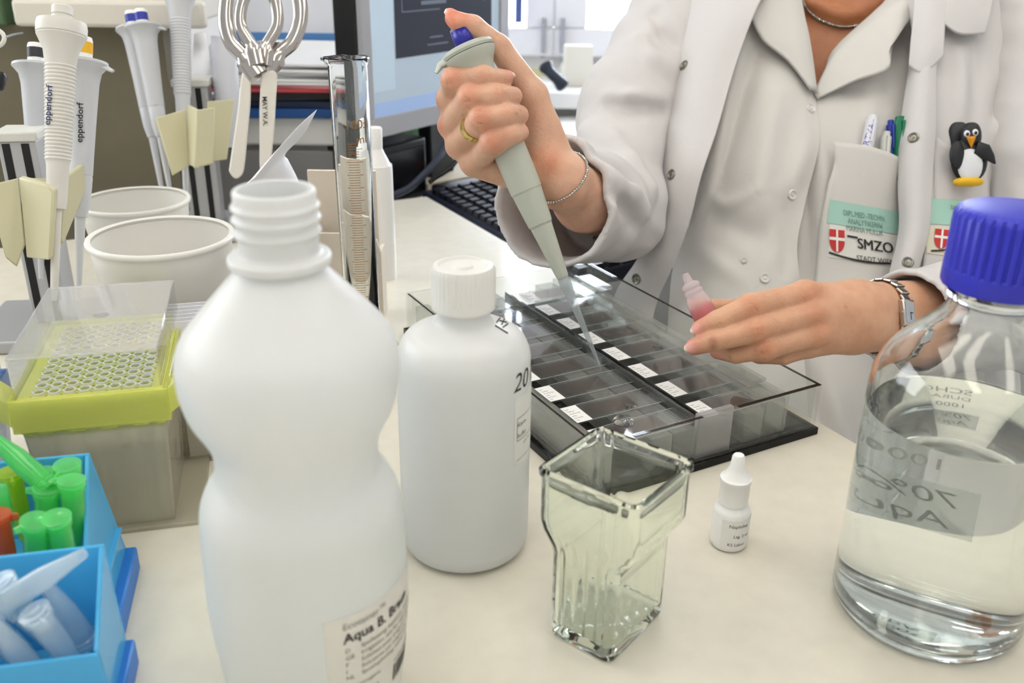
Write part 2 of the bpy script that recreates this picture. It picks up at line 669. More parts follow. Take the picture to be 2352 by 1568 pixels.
# ceiling lamps (the room's own light)
tube_mat = mat('fluorescent_diffuser', 'fff7ea', emit=4.2)
body_mat = mat('lamp_body_white', 'e8e8e8', rough=.5)
for i, (lx, ly, lab) in enumerate(((-90, 60, 'white fluorescent ceiling lamp over the pipette stands'), (20, 60, 'white fluorescent ceiling lamp over the slide tray'), (130, 60, 'white fluorescent ceiling lamp over the seated person'),
                                    (-40, -50, 'white fluorescent ceiling lamp behind the camera by the bench'), (80, -50, 'white fluorescent ceiling lamp behind the camera by the right end'))):
    t = thing('ceiling_lamp', lab, 'lamp', (lx, ly, 175), group='fluorescent ceiling lamps')
    G().box(lx - 16, lx + 16, ly - 62, ly + 62, 169, 175).obj('housing', body_mat, t, bevel=.4)
    G().box(lx - 14, lx + 14, ly - 60, ly + 60, 168, 169).obj('diffuser', tube_mat, t, smooth=False)

# ------------------------------------------------------------------ background: monitor, keyboard, shelf, folders
grey_case = mat('monitor_grey_bezel', 'a9aab0', rough=.4)
black_pl = mat('black_plastic', '15161a', rough=.4)
bl = at(836, 300, 128)
br = tb(1162, 225, bl.z)
mw = (br - bl).length
mx = (br - bl).normalized()
mM = Matrix(((mx.x, -mx.y, 0, bl.x), (mx.y, mx.x, 0, bl.y), (0, 0, 1, bl.z), (0, 0, 0, 1)))
mh = 30.0
zb = -2.6 - bl.z
mon = thing('computer_monitor', 'grey flat computer monitor with dark image window on its screen', 'monitor', M=mM)
G().box(-.1, mw, 0.4, 4.5, -1.2, mh, mM).obj('casing', black_pl, mon, bevel=.3)
bz = G()
bz.box(0, mw, -.5, .4, -1.4, 1.4, mM).box(0, mw, -.5, .4, mh - 1.6, mh, mM).box(0, 1.9, -.5, .4, 1.4, mh - 1.6, mM).box(mw - 2.4, mw, -.5, .4, 1.4, mh - 1.6, mM)
bz.obj('bezel', grey_case, mon, bevel=.15)
scr = G().box(1.9, mw - 2.4, -.1, .2, 1.4, mh - 1.6, mM).obj('screen', mat('screen_light_blue', 'a0b0bd', rough=.3, emit=.38), mon, smooth=False)
x0, x1 = 1.9, mw - 2.4
sw = x1 - x0


def scr_box(name, a, b, c, d, m, y=-.16):
    return G().box(x0 + a * sw, x0 + b * sw, y, -.1, 1.4 + c, 1.4 + d, mM).obj(name, m, scr, smooth=False)


dk = mat('screen_dark', '1d2230', rough=.3, emit=.5)
scr_box('image_window', .17, .93, 7.4, 26.5, dk)
scr_box('image_preview', .30, .80, 20.2, 25.8, mat('screen_grey', '96a3b4', emit=.42), -.2)
scr_box('side_bar', .0, .16, 3.4, 27, mat('screen_pale', 'a8bac8', emit=.42), -.14)
scr_box('task_bar', .0, 1, 0, 1.9, mat('screen_taskbar', '8ea6cc', emit=.42), -.14)
ln = mat('screen_line', '58606e', emit=.5)
for a, b, c, d in ((.22, .225, 13.5, 19), (.22, .5, 13.4, 13.55), (.36, .55, 14.2, 14.7), (.4, .56, 8.6, 8.8), (.42, .52, 9.6, 9.8), (.86, .865, 14, 19.5)):
    scr_box('screen_mark', a, b, c, d, ln, -.19)
G().box(mw * .58, mw * .76, 4.5, 7, zb + 1.4, 8, mM).obj('stand_neck', black_pl, mon, bevel=.3)
G().box(mw * .5, mw * .86, -3, 12, zb, zb + 1.4, mM).obj('stand_foot', black_pl, mon, bevel=.4)

dark_box = thing('monitor_dark_box', 'black box on the desk standing in for the dark beneath the monitor', 'computer', M=mM @ Matrix.Translation((0, 0, zb)))  # added black box stands for the monitor's shadow, base and cables
zt_ = zb + 9.2
G().box(3.0, mw * .46, 2, 14, zb, zt_, mM).obj('case', black_pl, dark_box, bevel=.4)
G().box(3.6, mw * .44, 1.8, 2, zb + 1, zt_ - 1.2, mM).obj('front_panel', mat('black_gloss', '0c0d10', rough=.2), dark_box)
gb = thing('green_box', 'small green box on the desk behind the monitor foot', 'box', M=mM @ Matrix.Translation((mw * .5, 16, zb)))
G().box(mw * .49, mw * .86, 13, 20, zb, zb + 7.2, mM).obj('carton', mat('green_card', '2f6b35', rough=.6), gb, bevel=.1)
G().box(mw * .485, mw * .865, 12.9, 20.1, zb + 7.2, zb + 7.9, mM).obj('lid', mat('green_card_dark', '285c2e', rough=.6), gb, bevel=.1)

cab = mat('cable_blue_black', '232a3c', rough=.5)
c1 = [at(*q) for q in ((1024, 330, 131), (1006, 365, 129), (975, 400, 127), (940, 432, 126), (905, 448, 126))]
c1 = [Vector(p) for p in crom([tuple(p) for p in c1], 26)]
c1 = [Vector((p.x, p.y, max(p.z, -2.1))) for p in c1]
tag(G().sweep(c1, .5, 10).obj('monitor_cable', cab, loc=c1[-1]), 'dark blue cable curving down from the monitor to the desk', 'cable')
c2 = [at(*q) for q in ((1060, 350, 133), (1035, 385, 131), (1000, 408, 130), (985, 420, 130))]
c2 = [Vector(p) for p in crom([tuple(p) for p in c2], 20)]
c2 = [Vector((p.x, p.y, max(p.z, -2.2))) for p in c2]
tag(G().sweep(c2, .35, 10).obj('power_cable', mat('cable_black', '17181c', rough=.5), loc=c2[-1]), 'thin black cable behind the keyboard', 'cable')
# small clutter between desk and keyboard
p = tb(985, 415, -2.6)
cl_ = thing('paper_clip_stand', 'grey plastic holder standing behind the keyboard', 'holder', p)
G().lathe([(2.2, -2.6), (2.0, -2.2), (.7, -1.9), (.6, 2.2), (.9, 2.6)], Matrix.Translation((p.x, p.y, 0)), 20).obj('stem', mat('clip_grey', '6d6d70', rough=.4), cl_)
G().box(p.x - 1.2, p.x + 1.2, p.y - .3, p.y + .3, 2.6, 5.4).obj('clip', mat('clip_grey', '6d6d70'), cl_, bevel=.2)
p = tb(1045, 412, -2.6)
tag(G().box(-9, 7, -5, 5, 0, 1.6, spin(40, p)).obj('notebook', mat('beige_cover', 'c3b9a2', rough=.7), loc=p, bevel=.15), 'beige notebook lying on the desk behind the keyboard', 'notebook')
p = tb(1138, 436, -2.6)
mg = thing('pen_tin', 'navy tin with a red band behind the keyboard', 'tin', p)
G().lathe([(2.6, -2.6), (2.6, 2.4), (2.4, 2.4), (2.4, -2)], Matrix.Translation((p.x, p.y, 0)), 24, cap1=False).obj('tin_body', mat('navy_tin', '262150', rough=.4), mg)
G().lathe([(2.64, -1), (2.64, .8)], Matrix.Translation((p.x, p.y, 0)), 24, False, False).obj('band', mat('red_band', '9c1f2c', rough=.5), mg, solid=.05)

# keyboard lies along the bench edge on the lower desk
kz = -2.6
K0 = TM @ Matrix.Translation((2.2, -37, kz))
kb = thing('keyboard', 'black computer keyboard on the white desk beside the bench', 'keyboard', M=K0)
G().hexa([(0, 0, 0), (15.5, 0, 0), (15.5, 44, 0), (0, 44, 0), (0, 0, 1.5), (15.5, 0, 2.6), (15.5, 44, 2.6), (0, 44, 1.5)], K0).obj('case', mat('keyboard_navy_black', '23273a', rough=.45), kb, bevel=.3)
keym = mat('key_black', '161823', rough=.4)
kp = None
for r in range(6):
    for c in range(21):
        x = 1.6 + r * 2.1 + (.5 if r == 5 else 0)
        y = 1.2 + c * 2.0
        if kp is None:
            g = G().hexa([(-.85, -.85, -.1), (.85, -.85, -.1), (.85, .85, -.1), (-.85, .85, -.1), (-.62, -.62, .62), (.62, -.62, .62), (.62, .62, .62), (-.62, .62, .62)])
            o = kp = g.obj('key', keym, kb, local=True)
        else:
            o = kp.copy(); scene.collection.objects.link(o); o.parent = kb
        o.location = Vector((x, y, 1.55 + x * .071)) * S
        o.rotation_euler = (0, -.071, 0)

# drawer unit with folders, left of the monitor
zu = at(690, 262, 136).z
ul = at(600, 262, 136); ur = at(780, 262, 136)
U0 = Vector((ul.x, ul.y, -75))
uL = at(478, 262, 136).x
un = thing('drawer_unit', 'white topped grey drawer unit carrying the pile of folders', 'cabinet', U0)
G().box(uL, ur.x, ul.y - 2, ul.y + 24, zu - 4.2, zu).obj('top_board', white_lam, un, bevel=.4)
G().box(uL + .4, ur.x - .4, ul.y - 1, ul.y + 24, -75, zu - 4.2).obj('carcass', mat('unit_grey', '8e8d8e', rough=.6), un, bevel=.2)
G().box(uL + 1, ur.x - 1, ul.y - 1.6, ul.y - 1, -14, zu - 5).obj('drawer_front', mat('unit_front', '939293', rough=.55), un, bevel=.15)


def slab(name, cx, cy, z0, w, d, h, rz, m, label, cat, group=None):
    o = G().box(-w / 2, w / 2, -d / 2, d / 2, 0, h, spin(rz, (cx, cy, z0))).obj(name, m, loc=(cx, cy, z0), bevel=.12, seg=1)
    return tag(o, label, cat, group)


cx, cy = at(705, 230, 146).x, ul.y + 12
zz = zu
slab('folder', cx - .5, cy, zz, 23, 31, 1.3, 4, mat('folder_blue', '1f4f92', rough=.4), 'blue folder at the bottom of the pile beside the monitor', 'folder', 'folders piled on the drawer unit'); zz += 1.3
slab('folder', cx, cy + 1, zz, 23, 31, 1.0, -3, mat('folder_navy', '22304f', rough=.4), 'navy folder second from the bottom of the pile', 'folder', 'folders piled on the drawer unit'); zz += 1.0
slab('folder', cx + 1, cy + .5, zz, 22, 30, 1.3, 8, mat('folder_black', '202128', rough=.4), 'black folder in the pile beneath the red ones', 'folder', 'folders piled on the drawer unit'); zz += 1.3
slab('folder', cx - .8, cy - .5, zz, 23, 31, .5, 2, mat('folder_red', 'c04650', rough=.5), 'red folder lower of the two reddish ones in the pile', 'folder', 'folders piled on the drawer unit'); zz += .5
slab('folder', cx + .6, cy, zz, 23, 31, .5, -4, mat('folder_pink', 'd98a90', rough=.5), 'pink folder directly beneath the white papers', 'folder', 'folders piled on the drawer unit'); zz += .5
for k in range(7):
    slab('paper_sheaf', cx + rnd.uniform(-.8, .8), cy + rnd.uniform(-.8, .8), zz, 22, 30.5, .42, rnd.uniform(-7, 9), mat('paper_white', 'f2f2f4', rough=.8),
         ['undermost', 'second lowest', 'third lowest', 'middle', 'third topmost', 'second topmost', 'topmost'][k] + ' white paper sheaf on the pile beside the monitor', 'paper', 'paper sheaves on the folder pile')
    zz += .42
# blue topped white carton behind the papers
p = at(725, 180, 158) + Vector((0, 5, 0))
bx = thing('white_carton', 'white carton with a blue lower band behind the papers', 'box', (p.x, p.y, -2.6))
G().box(p.x - 16, p.x + 20, p.y, p.y + 20, -2.6, at(700, 76, 158).z + 22).obj('carton', mat('carton_white', 'e6e8ef', rough=.6), bx, bevel=.2)
G().box(p.x - 16.1, p.x + 20.1, p.y - .1, p.y + .2, at(700, 101, 158).z, at(700, 78, 158).z).obj('blue_band', mat('band_blue', '5b93d2', rough=.5), bx)

# window sill clutter
def px_on(px, py, z): return tb(px, py, z)


p = tb(1290, 186, sz)
ph = thing('desk_telephone', 'black telephone handset in its white cradle on the window sill', 'telephone', p)
G().hexa([(p.x - 1, p.y - 3, sz), (p.x + 9, p.y - 3, sz), (p.x + 9, p.y + 9, sz), (p.x - 1, p.y + 9, sz), (p.x, p.y - 2, sz + 2.4), (p.x + 8, p.y - 2, sz + 2.6), (p.x + 8, p.y + 8, sz + 4), (p.x, p.y + 8, sz + 4)]).obj('cradle', mat('phone_white', 'dddcd8', rough=.5), ph, bevel=.5)
hs = [wy(1252, 150, 210), wy(1262, 164, 209), wy(1280, 182, 208), wy(1296, 200, 208)]
G().sweep([Vector(q) for q in crom([tuple(q) for q in hs], 12)], [1.5, 1.7, 1.6, 1.3, 1.2, 1.2, 1.2, 1.2, 1.3, 1.5, 1.6, 1.3], 12).obj('handset', mat('phone_black', '17202f', rough=.3), ph)
p = tb(1180, 168, sz)
tag(G().box(-9, 9, -6, 6, 0, 1.6, spin(8, p)).obj('note_pad', mat('pad_yellow', 'd8d3a4', rough=.8), loc=p, bevel=.1), 'pale yellow note pad on the window sill', 'notepad')
p = tb(1385, 178, sz)
for k in range(3):
    tag(G().box(-11, 11, -8, 8, k * .5, k * .5 + .48, spin(-12 + 9 * k, p)).obj('paper_sheet', mat('paper_white', 'f2f2f4'), loc=p), ['lowest', 'middle', 'topmost'][k] + ' white sheet of the loose papers on the window sill', 'paper', 'papers on the window sill')
p = tb(1388, 156, sz)
tag(G().sweep([p + Vector((-3, 0, .9)), p + Vector((0, 0, 1.1)), p + Vector((3, 0, .9))], [1.0, 1.1, .9], 12).obj('stapler', mat('stapler_green_black', '1c2a26', rough=.4), loc=p), 'dark stapler on the papers near the window', 'stapler')
p = tb(1325, 196, sz)
tag(G().box(-3.2, 3.2, -2, 2, 0, 9.0, spin(5, p)).obj('white_carton_small', mat('carton_cream', 'dcd9cf', rough=.6), loc=p, bevel=.2), 'small cream carton standing beside the telephone', 'box')

# ------------------------------------------------------------------ bottles and glass on the bench
hdpe = mat('natural_polyethylene', 'f1f2f1', rough=.32, trl=.32, spec=.4)
hdpe_cap = mat('polypropylene_cap', 'f6f5f0', rough=.3, trl=.3)
ink = mat('black_print', '2b2927', rough=.7)
inkg = mat('grey_print', '7d7b76', rough=.7)
labelm = mat('label_paper', 'dcdad2', rough=.6)


def dense(prof, n):
    return [(max(r, .0), z) for r, z in crom(prof, n)]


def cyl_map(axis, prof):
    """(angle in degrees from the camera-facing side, height, offset) to a point on a turned body"""
    zz_ = np.array([p[1] for p in prof]); rr_ = np.array([p[0] for p in prof])
    o_ = np.argsort(zz_); zz_, rr_ = zz_[o_], rr_[o_]
    a0 = math.atan2(CAM.y - axis[1], CAM.x - axis[0])

    def f(ang, z, off=.02):
        r = float(np.interp(z, zz_, rr_)) + off
        a = a0 + math.radians(ang)
        return Vector((axis[0] + r * math.cos(a), axis[1] + r * math.sin(a), z))
    return f


def wrap_text(name, body, f, ang, z, R, m, parent, size, bold=0.0, mirror=False, shear=0, off=.03, **kw):
    v, fc = text_verts(body, size, bold, shear=shear, **kw)
    sgn = -1 if mirror else 1
    vs = [f(ang + sgn * math.degrees(x / R), z + y, off) for x, y, _ in v]
    return G().add(vs, fc).obj(name, m, parent, smooth=False)


def wrap_patch(f, a0, a1, z0, z1, n=20, off=.015, taper=0):
    rows = [[f(a0 + (a1 - a0) * i / n + taper * j / 8, z0 + (z1 - z0) * j / 8, off) for i in range(n + 1)] for j in range(9)]
    return G().grid(rows)


# large saline-type bottle
BA = (-9.35, 35.7)
pb = [(0, .25), (2.6, .12), (3.6, .2), (3.95, .7), (4.15, 1.7), (4.42, 4.1), (4.6, 6.7), (4.56, 9.2), (4.5, 10.6), (4.4, 11.7), (4.05, 12.6), (3.62, 13.3), (3.52, 14), (3.58, 14.8), (3.85, 15.5), (4.3, 16.4), (4.56, 17.4), (4.62, 18.4), (4.5, 19.2), (4.15, 19.9),
      (3.3, 20.9), (2.4, 21.9), (1.85, 22.5), (1.72, 22.65)]
neck = [(2.02, 22.8), (2.06, 23.0), (2.0, 23.16), (1.62, 23.28), (1.58, 23.7), (1.6, 23.95), (1.74, 24.1), (1.62, 24.3), (1.6, 24.45), (1.76, 24.65), (1.62, 24.85), (1.62, 25.0), (1.74, 25.15), (1.62, 25.35), (1.6, 25.75), (1.42, 25.8), (1.38, 25.5), (1.36, 23.4), (1.6, 22.4)]
pbd = dense(pb, 90)
bb = thing('plastic_bottle', 'big open white bottle with waisted body and printed label, nearest the camera', 'bottle', (BA[0], BA[1], 0))
BM = Matrix.Translation((BA[0], BA[1], 0))
G().lathe(pbd, BM, 72, cap1=False).obj('bottle_body', hdpe, bb, sharp=60)
G().lathe(dense(neck, 70), BM, 64, cap0=False, cap1=False).obj('threaded_neck', hdpe, bb, sharp=60)
wl = [(r - .16, max(z, .3)) for r, z in pbd if z < 12.4]
G().lathe(wl + [(0, 12.4)], BM, 56, cap1=False).obj('water', clear('water_in_bottle', 'f4faf6', .12, 'f2f8f4', 1.1), bb, sharp=60)
fB = cyl_map(BA, pbd)
lab = wrap_patch(fB, 5, 96, 2.2, 8.3, 24).obj('paper_label', labelm, bb)
Rl = 4.6
wrap_text('label_print', 'Ecotainer\u2122', fB, 15, 7.62, Rl, inkg, lab, .48)
wrap_text('label_print', 'Aqua B. Braun', fB, 15, 6.9, Rl, ink, lab, .72, bold=.016)
for k, (ttl, line) in enumerate((('D', 'Spullosung, Injektion, Instillation'), ('GB', 'Irrigation, not for injection use'), ('F', 'Solution pour irrigation, sterile'), ('I', 'Soluzione per irrigazione, sterile'), ('NL', 'Spoeloplossing, steriel water'))):
    wrap_text('label_print', ttl, fB, 15.5, 6.35 - k * .4, Rl, inkg, lab, .34)
    wrap_text('label_print', line, fB, 25, 6.35 - k * .4, Rl, inkg, lab, .34)
wrap_text('label_print', 'non pyrogenic', fB, 16, 4.15, Rl, inkg, lab, .32)
wrap_text('label_print', 'C \u20ac', fB, 16, 3.35, 4.4, ink, lab, .5, bold=.006)
wrap_text('label_print', '0123', fB, 28, 3.4, 4.4, inkg, lab, .38)
wrap_text('label_print', 'B BRAUN', fB, 15, 2.6, 4.4, ink, lab, .52, bold=.014)
bc = G()
a_ = 52.0
for k in range(16):
    w_ = rnd.choice((.7, 1.1, 1.7))
    q = [fB(a_, 2.75, .03), fB(a_ + w_, 2.75, .03), fB(a_ + w_, 3.75, .03), fB(a_, 3.75, .03)]
    bc.add(q, [(0, 1, 2, 3)])
    a_ += w_ + rnd.choice((.7, 1.0))
bc.obj('barcode_print', ink, lab, smooth=False)
wrap_text('label_print', '4 030539 078221', fB, 52, 3.9, 4.4, inkg, lab, .3)

# capped reagent bottle
RA = (-2.75, 49.0)
pr_ = [(0, .2), (2.9, .1), (3.6, .25), (3.85, .8), (3.9, 1.6), (3.9, 6), (3.9, 11), (3.88, 12.4), (3.75, 13.3), (3.3, 14.1), (2.4, 14.6), (1.75, 14.85), (1.52, 15.2), (1.5, 15.7), (1.5, 16)]
prd = dense(pr_, 70)
RM = Matrix.Translation((RA[0], RA[1], 0))
rb = thing('plastic_bottle', 'round shouldered white bottle with ribbed screw cap and handwritten 20 M', 'bottle', (RA[0], RA[1], 0))
G().lathe(prd, RM, 72).obj('bottle_body', hdpe, rb, sharp=60)
G().lathe([(1.62, 15.75), (1.78, 15.8), (1.8, 16.3), (1.76, 16.35), (1.76, 18.0), (1.66, 18.25), (1.4, 18.3), (1.3, 18.15), (.6, 18.15), (.5, 18.3), (.0, 18.3)], RM, 120, cap1=False,
          fn=lambda r, z, a: r + (.045 * math.cos(40 * a) if 16.32 < z < 18.1 and r > 1.5 else 0)).obj('ribbed_cap', hdpe_cap, rb, sharp=50)
G().lathe([(r - .18, max(z, .3)) for r, z in prd if z < 13.0] + [(0, 13.0)], RM, 48, cap1=False).obj('reagent', clear('reagent_clear', 'fbfbf8', .1, 'f6f6f2', 1.1), rb, sharp=60)
fR = cyl_map(RA, prd)
wrap_text('handwriting', '20 M', fR, 43, 11.7, 3.9, mat('marker_black', '2c221f', rough=.6), rb, 1.55, bold=-.004, shear=.28)
rl = wrap_patch(fR, 46, 92, 6.9, 11.3, 14).obj('paper_label', mat('label_cream', 'e9e9e2', rough=.6), rb)
wrap_text('label_print', 'Kern-', fR, 50, 9.4, 3.9, inkg, rl, .42)
wrap_text('label_print', 'buffer', fR, 50, 8.7, 3.9, inkg, rl, .42)
wrap_text('label_print', 'pH 7.4', fR, 60, 8.1, 3.9, inkg, rl, .3)
fr_ = G()
for za, zb_, aa, ab in ((9.95, 9.99, 49, 90), (8.5, 8.54, 49, 90), (8.5, 9.99, 49, 49.6), (7.25, 7.28, 49, 90)):
    fr_.grid([[fR(aa + (ab - aa) * i / 8, z, .03) for i in range(9)] for z in (za, zb_)])
fr_.obj('label_frame', inkg, rl, smooth=False)
sc_ = G()
for k, (x, y, x2, y2) in enumerate(((1137, 748, 1166, 766), (1140, 741, 1148, 731), (1147, 737, 1163, 741), (1152, 746, 1158, 733), (1155, 752, 1166, 744))):
    sv = G().lathe(prd, RM, 72).bvh() if k == 0 else sv
    sc_.sweep([sight(sv, x + (x2 - x) * t / 4, y + (y2 - y) * t / 4, .03) for t in range(5)], .04, 6)
sc_.obj('handwriting', mat('marker_black', '2c221f'), rb)

# glass staining jar
JM = spin(52, (5.45, 41.4, .04))       # x along the wide direction b, y along a


def rrect(hx, hy, r, n=6, m=0):
    pts = []
    for cx_, cy_, a0 in ((hx - r, hy - r, 0), (-hx + r, hy - r, 90), (-hx + r, -hy + r, 180), (hx - r, -hy + r, 270)):
        for k in range(n + 1):
            a = math.radians(a0 + 90 * k / n)
            pts.append((cx_ + r * math.cos(a), cy_ + r * math.sin(a)))
        if m:                         # points along the straight edge that follows
            nx_, ny_ = [(-hx + r, hy), (-hx, -hy + r), (hx - r, -hy), (hx, hy - r)][len(pts) // (n + 1 + m)]
            ax_, ay_ = pts[-1]
            for k in range(1, m + 1):
                pts.append((ax_ + (nx_ - ax_) * k / (m + 1), ay_ + (ny_ - ay_) * k / (m + 1)))
    return pts


def loft(g, secs, M, cap0=True, cap1=True):
    n = len(secs[0][0])
    vs = [(x, y, z) for pts, z in secs for x, y in pts]
    fs = [(i * n + k, i * n + (k + 1) % n, (i + 1) * n + (k + 1) % n, (i + 1) * n + k) for i in range(len(secs) - 1) for k in range(n)]
    if cap0: fs.append(tuple(range(n))[::-1])
    if cap1: fs.append(tuple(range((len(secs) - 1) * n, len(secs) * n)))
    return g.add(vs, fs, M)


def jar_half(z):
    t = min(max((z - 5.4) / 1.7, 0), 1)
    return 2.05 + .9 * (t * t * (3 - 2 * t))


MS = 23
secs = []
for z in (0, .12, .35, 1, 2, 3, 4, 5, 5.4, 5.8, 6.2, 6.6, 7.1, 7.6, 8.4, 9.2, 9.7):
    sh = .25 if z == 0 else (.08 if z == .12 else 0)
    secs.append((rrect(2.8 - sh, jar_half(z) - sh, .55, 6, MS), z))
secs.append((rrect(2.95, jar_half(10) + .12, .6, 6, MS), 9.85))
secs.append((rrect(2.95, jar_half(10) + .12, .6, 6, MS), 10.1))
secs.append((rrect(2.8, jar_half(10) - .02, .5, 6, MS), 10.25))
secs.append((rrect(2.55, jar_half(10) - .25, .4, 6, MS), 10.1))


def inner(z):
    base = rrect(2.5, jar_half(z) - .28, .36, 6, MS)
    out = []
    per = 7 + MS
    for i, (x, y) in enumerate(base):
        s_, k = divmod(i, per)
        if k >= 7 and s_ in (1, 3) and z < 6.6:          # slide slots pressed in the two narrow walls
            x += (-1 if x > 0 else 1) * .09 * (.5 + .5 * math.cos((k - 6) / (MS + 1) * 2 * math.pi * 4))
        if k >= 7 and s_ in (0, 2) and z < 5.4:
            y += (-1 if y > 0 else 1) * .0 * (.5 + .5 * math.cos((k - 6) / (MS + 1) * 2 * math.pi * 5))
        out.append((x, y))
    return out


for z in (9.6, 9, 8, 7.1, 6.6, 6.2, 5.8, 5.4, 4.6, 3.5, 2.4, 1.5, .95):
    secs.append((inner(z), z))
secs.append((rrect(2.1, 1.45, .3, 6, MS), .75))
jar = loft(G(), secs, JM).obj('staining_jar', glass('jar_glass', 'fdfffc', 1.48), loc=(5.45, 41.4, 0), sharp=45)
tag(jar, 'empty square glass staining jar with flared top in front of the slide tray', 'jar')

# small dropper bottle standing on the bench
DA = (13.78, 49.1)
DM = Matrix.Translation((DA[0], DA[1], 0))
white_pp = mat('opaque_white_plastic', 'f4f4f2', rough=.35)
db = thing('dropper_bottle', 'small white dropper bottle with conical cap and paper label standing on the bench', 'bottle', (DA[0], DA[1], 0))
pd = [(0, .05), (.95, .02), (1.12, .15), (1.15, .5), (1.15, 2.55), (1.05, 2.8), (.85, 2.95), (.8, 3.2)]
G().lathe(pd, DM, 40).obj('bottle_body', white_pp, db, sharp=50)
G().lathe([(.84, 3.1), (.9, 3.15), (.9, 4.6), (.96, 4.66), (.96, 4.85), (.78, 4.95), (.45, 5.6), (.38, 6.3), (.3, 6.42), (0, 6.42)], DM, 40, cap1=False).obj('dropper_cap', white_pp, db, sharp=50)
fD = cyl_map(DA, pd)
dl = wrap_patch(fD, -25, 120, .35, 2.4, 18, .02).obj('paper_label', mat('label_white', 'ecebe6', rough=.6), db)
wrap_text('label_print', 'Naphthol', fD, -2, 1.9, 1.17, ink, dl, .34)
wrap_text('label_print', 'Lsg. 2 ml', fD, 14, 1.2, 1.17, ink, dl, .3)
wrap_text('label_print', 'KS Labor', fD, -2, .6, 1.17, ink, dl, .3)

# laboratory screw bottle with blue cap
SA = (23.8, 43.3)
SM = Matrix.Translation((SA[0], SA[1], 0))
so = [(0, .35), (3.6, .3), (4.4, 0), (4.85, .25), (5.1, .8), (5.1, 13.6), (5.02, 14.3), (4.75, 15.1), (4.2, 15.95), (3.4, 16.8), (2.6, 17.6), (2.2, 18.2), (2.05, 18.7), (2.3, 18.95), (2.3, 19.2), (2.0, 19.4), (1.95, 22.1)]
si = [(1.7, 22.1), (1.75, 19), (1.95, 18.1), (2.4, 17.45), (3.2, 16.6), (4.0, 15.8), (4.52, 15), (4.78, 14.2), (4.85, 13.5), (4.85, .95), (4.5, .6), (3.5, .65), (0, .7)]
sb_ = thing('screw_bottle', 'clear glass laboratory bottle with blue screw cap, half full of clear liquid', 'bottle', (SA[0], SA[1], 0))
G().lathe(so + si, SM, 96, cap0=False, cap1=False).obj('glass_body', glass('borosilicate', 'fefffe', 1.47), sb_, sharp=50)
LZ = 12.3
G().lathe([(0, .69), (3.5, .64), (4.5, .58), (4.87, .94), (4.87, LZ - .12), (4.87, LZ + .1), (4.7, LZ), (0, LZ)], SM, 96, cap0=False, cap1=False).obj('liquid', glass('ethanol', 'feffff', 1.36), sb_, sharp=60)
blue = mat('blue_cap_plastic', '2a2db4', rough=.38, noise=(40, '3034bd'))
G().lathe([(2.0, 19.55), (2.62, 19.5), (2.68, 19.6), (2.68, 20.4), (2.6, 20.5), (2.6, 23.0), (2.45, 23.3), (2.1, 23.42), (0, 23.42)], SM, 180, cap1=False,
          fn=lambda r, z, a: r + (.075 * (1 if math.cos(36 * a) > -.2 else -1) if 20.45 < z < 23.1 else 0)).obj('screw_cap', blue, sb_, sharp=40)
fS = cyl_map(SA, so)
wpr = mat('white_enamel_print', 'f2f2ee', rough=.5)
gpr = mat('grey_marker', '8b9490', rough=.6)
wrap_text('glass_print', 'SCHOTT', fS, 180, 10.0, 5.1, wpr, sb_, 1.15)
wrap_text('glass_print', 'DURAN', fS, 180, 9.0, 5.1, wpr, sb_, .85)
wrap_text('glass_print', '1000 ml', fS, 182, 7.7, 5.1, wpr, sb_, .95)
wrap_patch(fS, 172, 240, 4.0, 6.9, 24, .012).obj('writing_panel', clear('enamel_panel', 'eef2f0', .35, 'c9cfca'), sb_)
wrap_text('handwriting', '70% Et', fS, 176, 5.7, 5.1, gpr, sb_, 1.2, shear=.2)
wrap_text('handwriting', 'Aqua', fS, 178, 4.4, 5.1, gpr, sb_, 1.2, shear=.2)

# measuring cylinder
CA = Vector((-13.4, 77.7, 0))
CM_ = Matrix.Translation(CA)
mc = thing('measuring_cylinder', 'tall glass measuring cylinder with brown graduations behind the waisted bottle', 'cylinder', CA)
spout = lambda r, z, a: r + (max(0, math.cos(a - math.radians(195))) ** 14 * (.55 if z > 25.4 else .2) if z > 25 and r > 1.2 else 0)
G().lathe([(0, .6), (1.1, .5), (1.2, .3), (2.9, .15), (3.1, 0), (3.1, .5), (1.9, .9), (1.5, 1.3), (1.5, 25.2), (1.62, 25.55), (1.7, 25.75), (1.62, 25.85), (1.5, 25.75), (1.36, 25.2), (1.36, 2), (1.0, 1.7), (0, 1.65)], CM_, 56, False, False, fn=spout).obj('glass_tube', glass('cylinder_glass', 'feffff', 1.47), mc, sharp=45)
fC = cyl_map((CA.x, CA.y), [(1.5, 0), (1.5, 30)])
brn = mat('brown_enamel', '9a6a2a', rough=.5)
gm = G()
for k in range(78):
    z = 2.6 + k * .215
    wdt = 34 if k % 5 else 52
    gm.grid([[fC(-6 + wdt * (i / 6 - .35), zq, .012) for i in range(7)] for zq in (z, z + .05)])
gm.obj('graduation_marks', brn, mc, smooth=False)
wrap_text('cylinder_print', '100:1', fC, -24, 20.4, 1.5, brn, mc, 1.0)
wrap_text('cylinder_print', 'ml', fC, 8, 19.2, 1.5, brn, mc, 1.0)

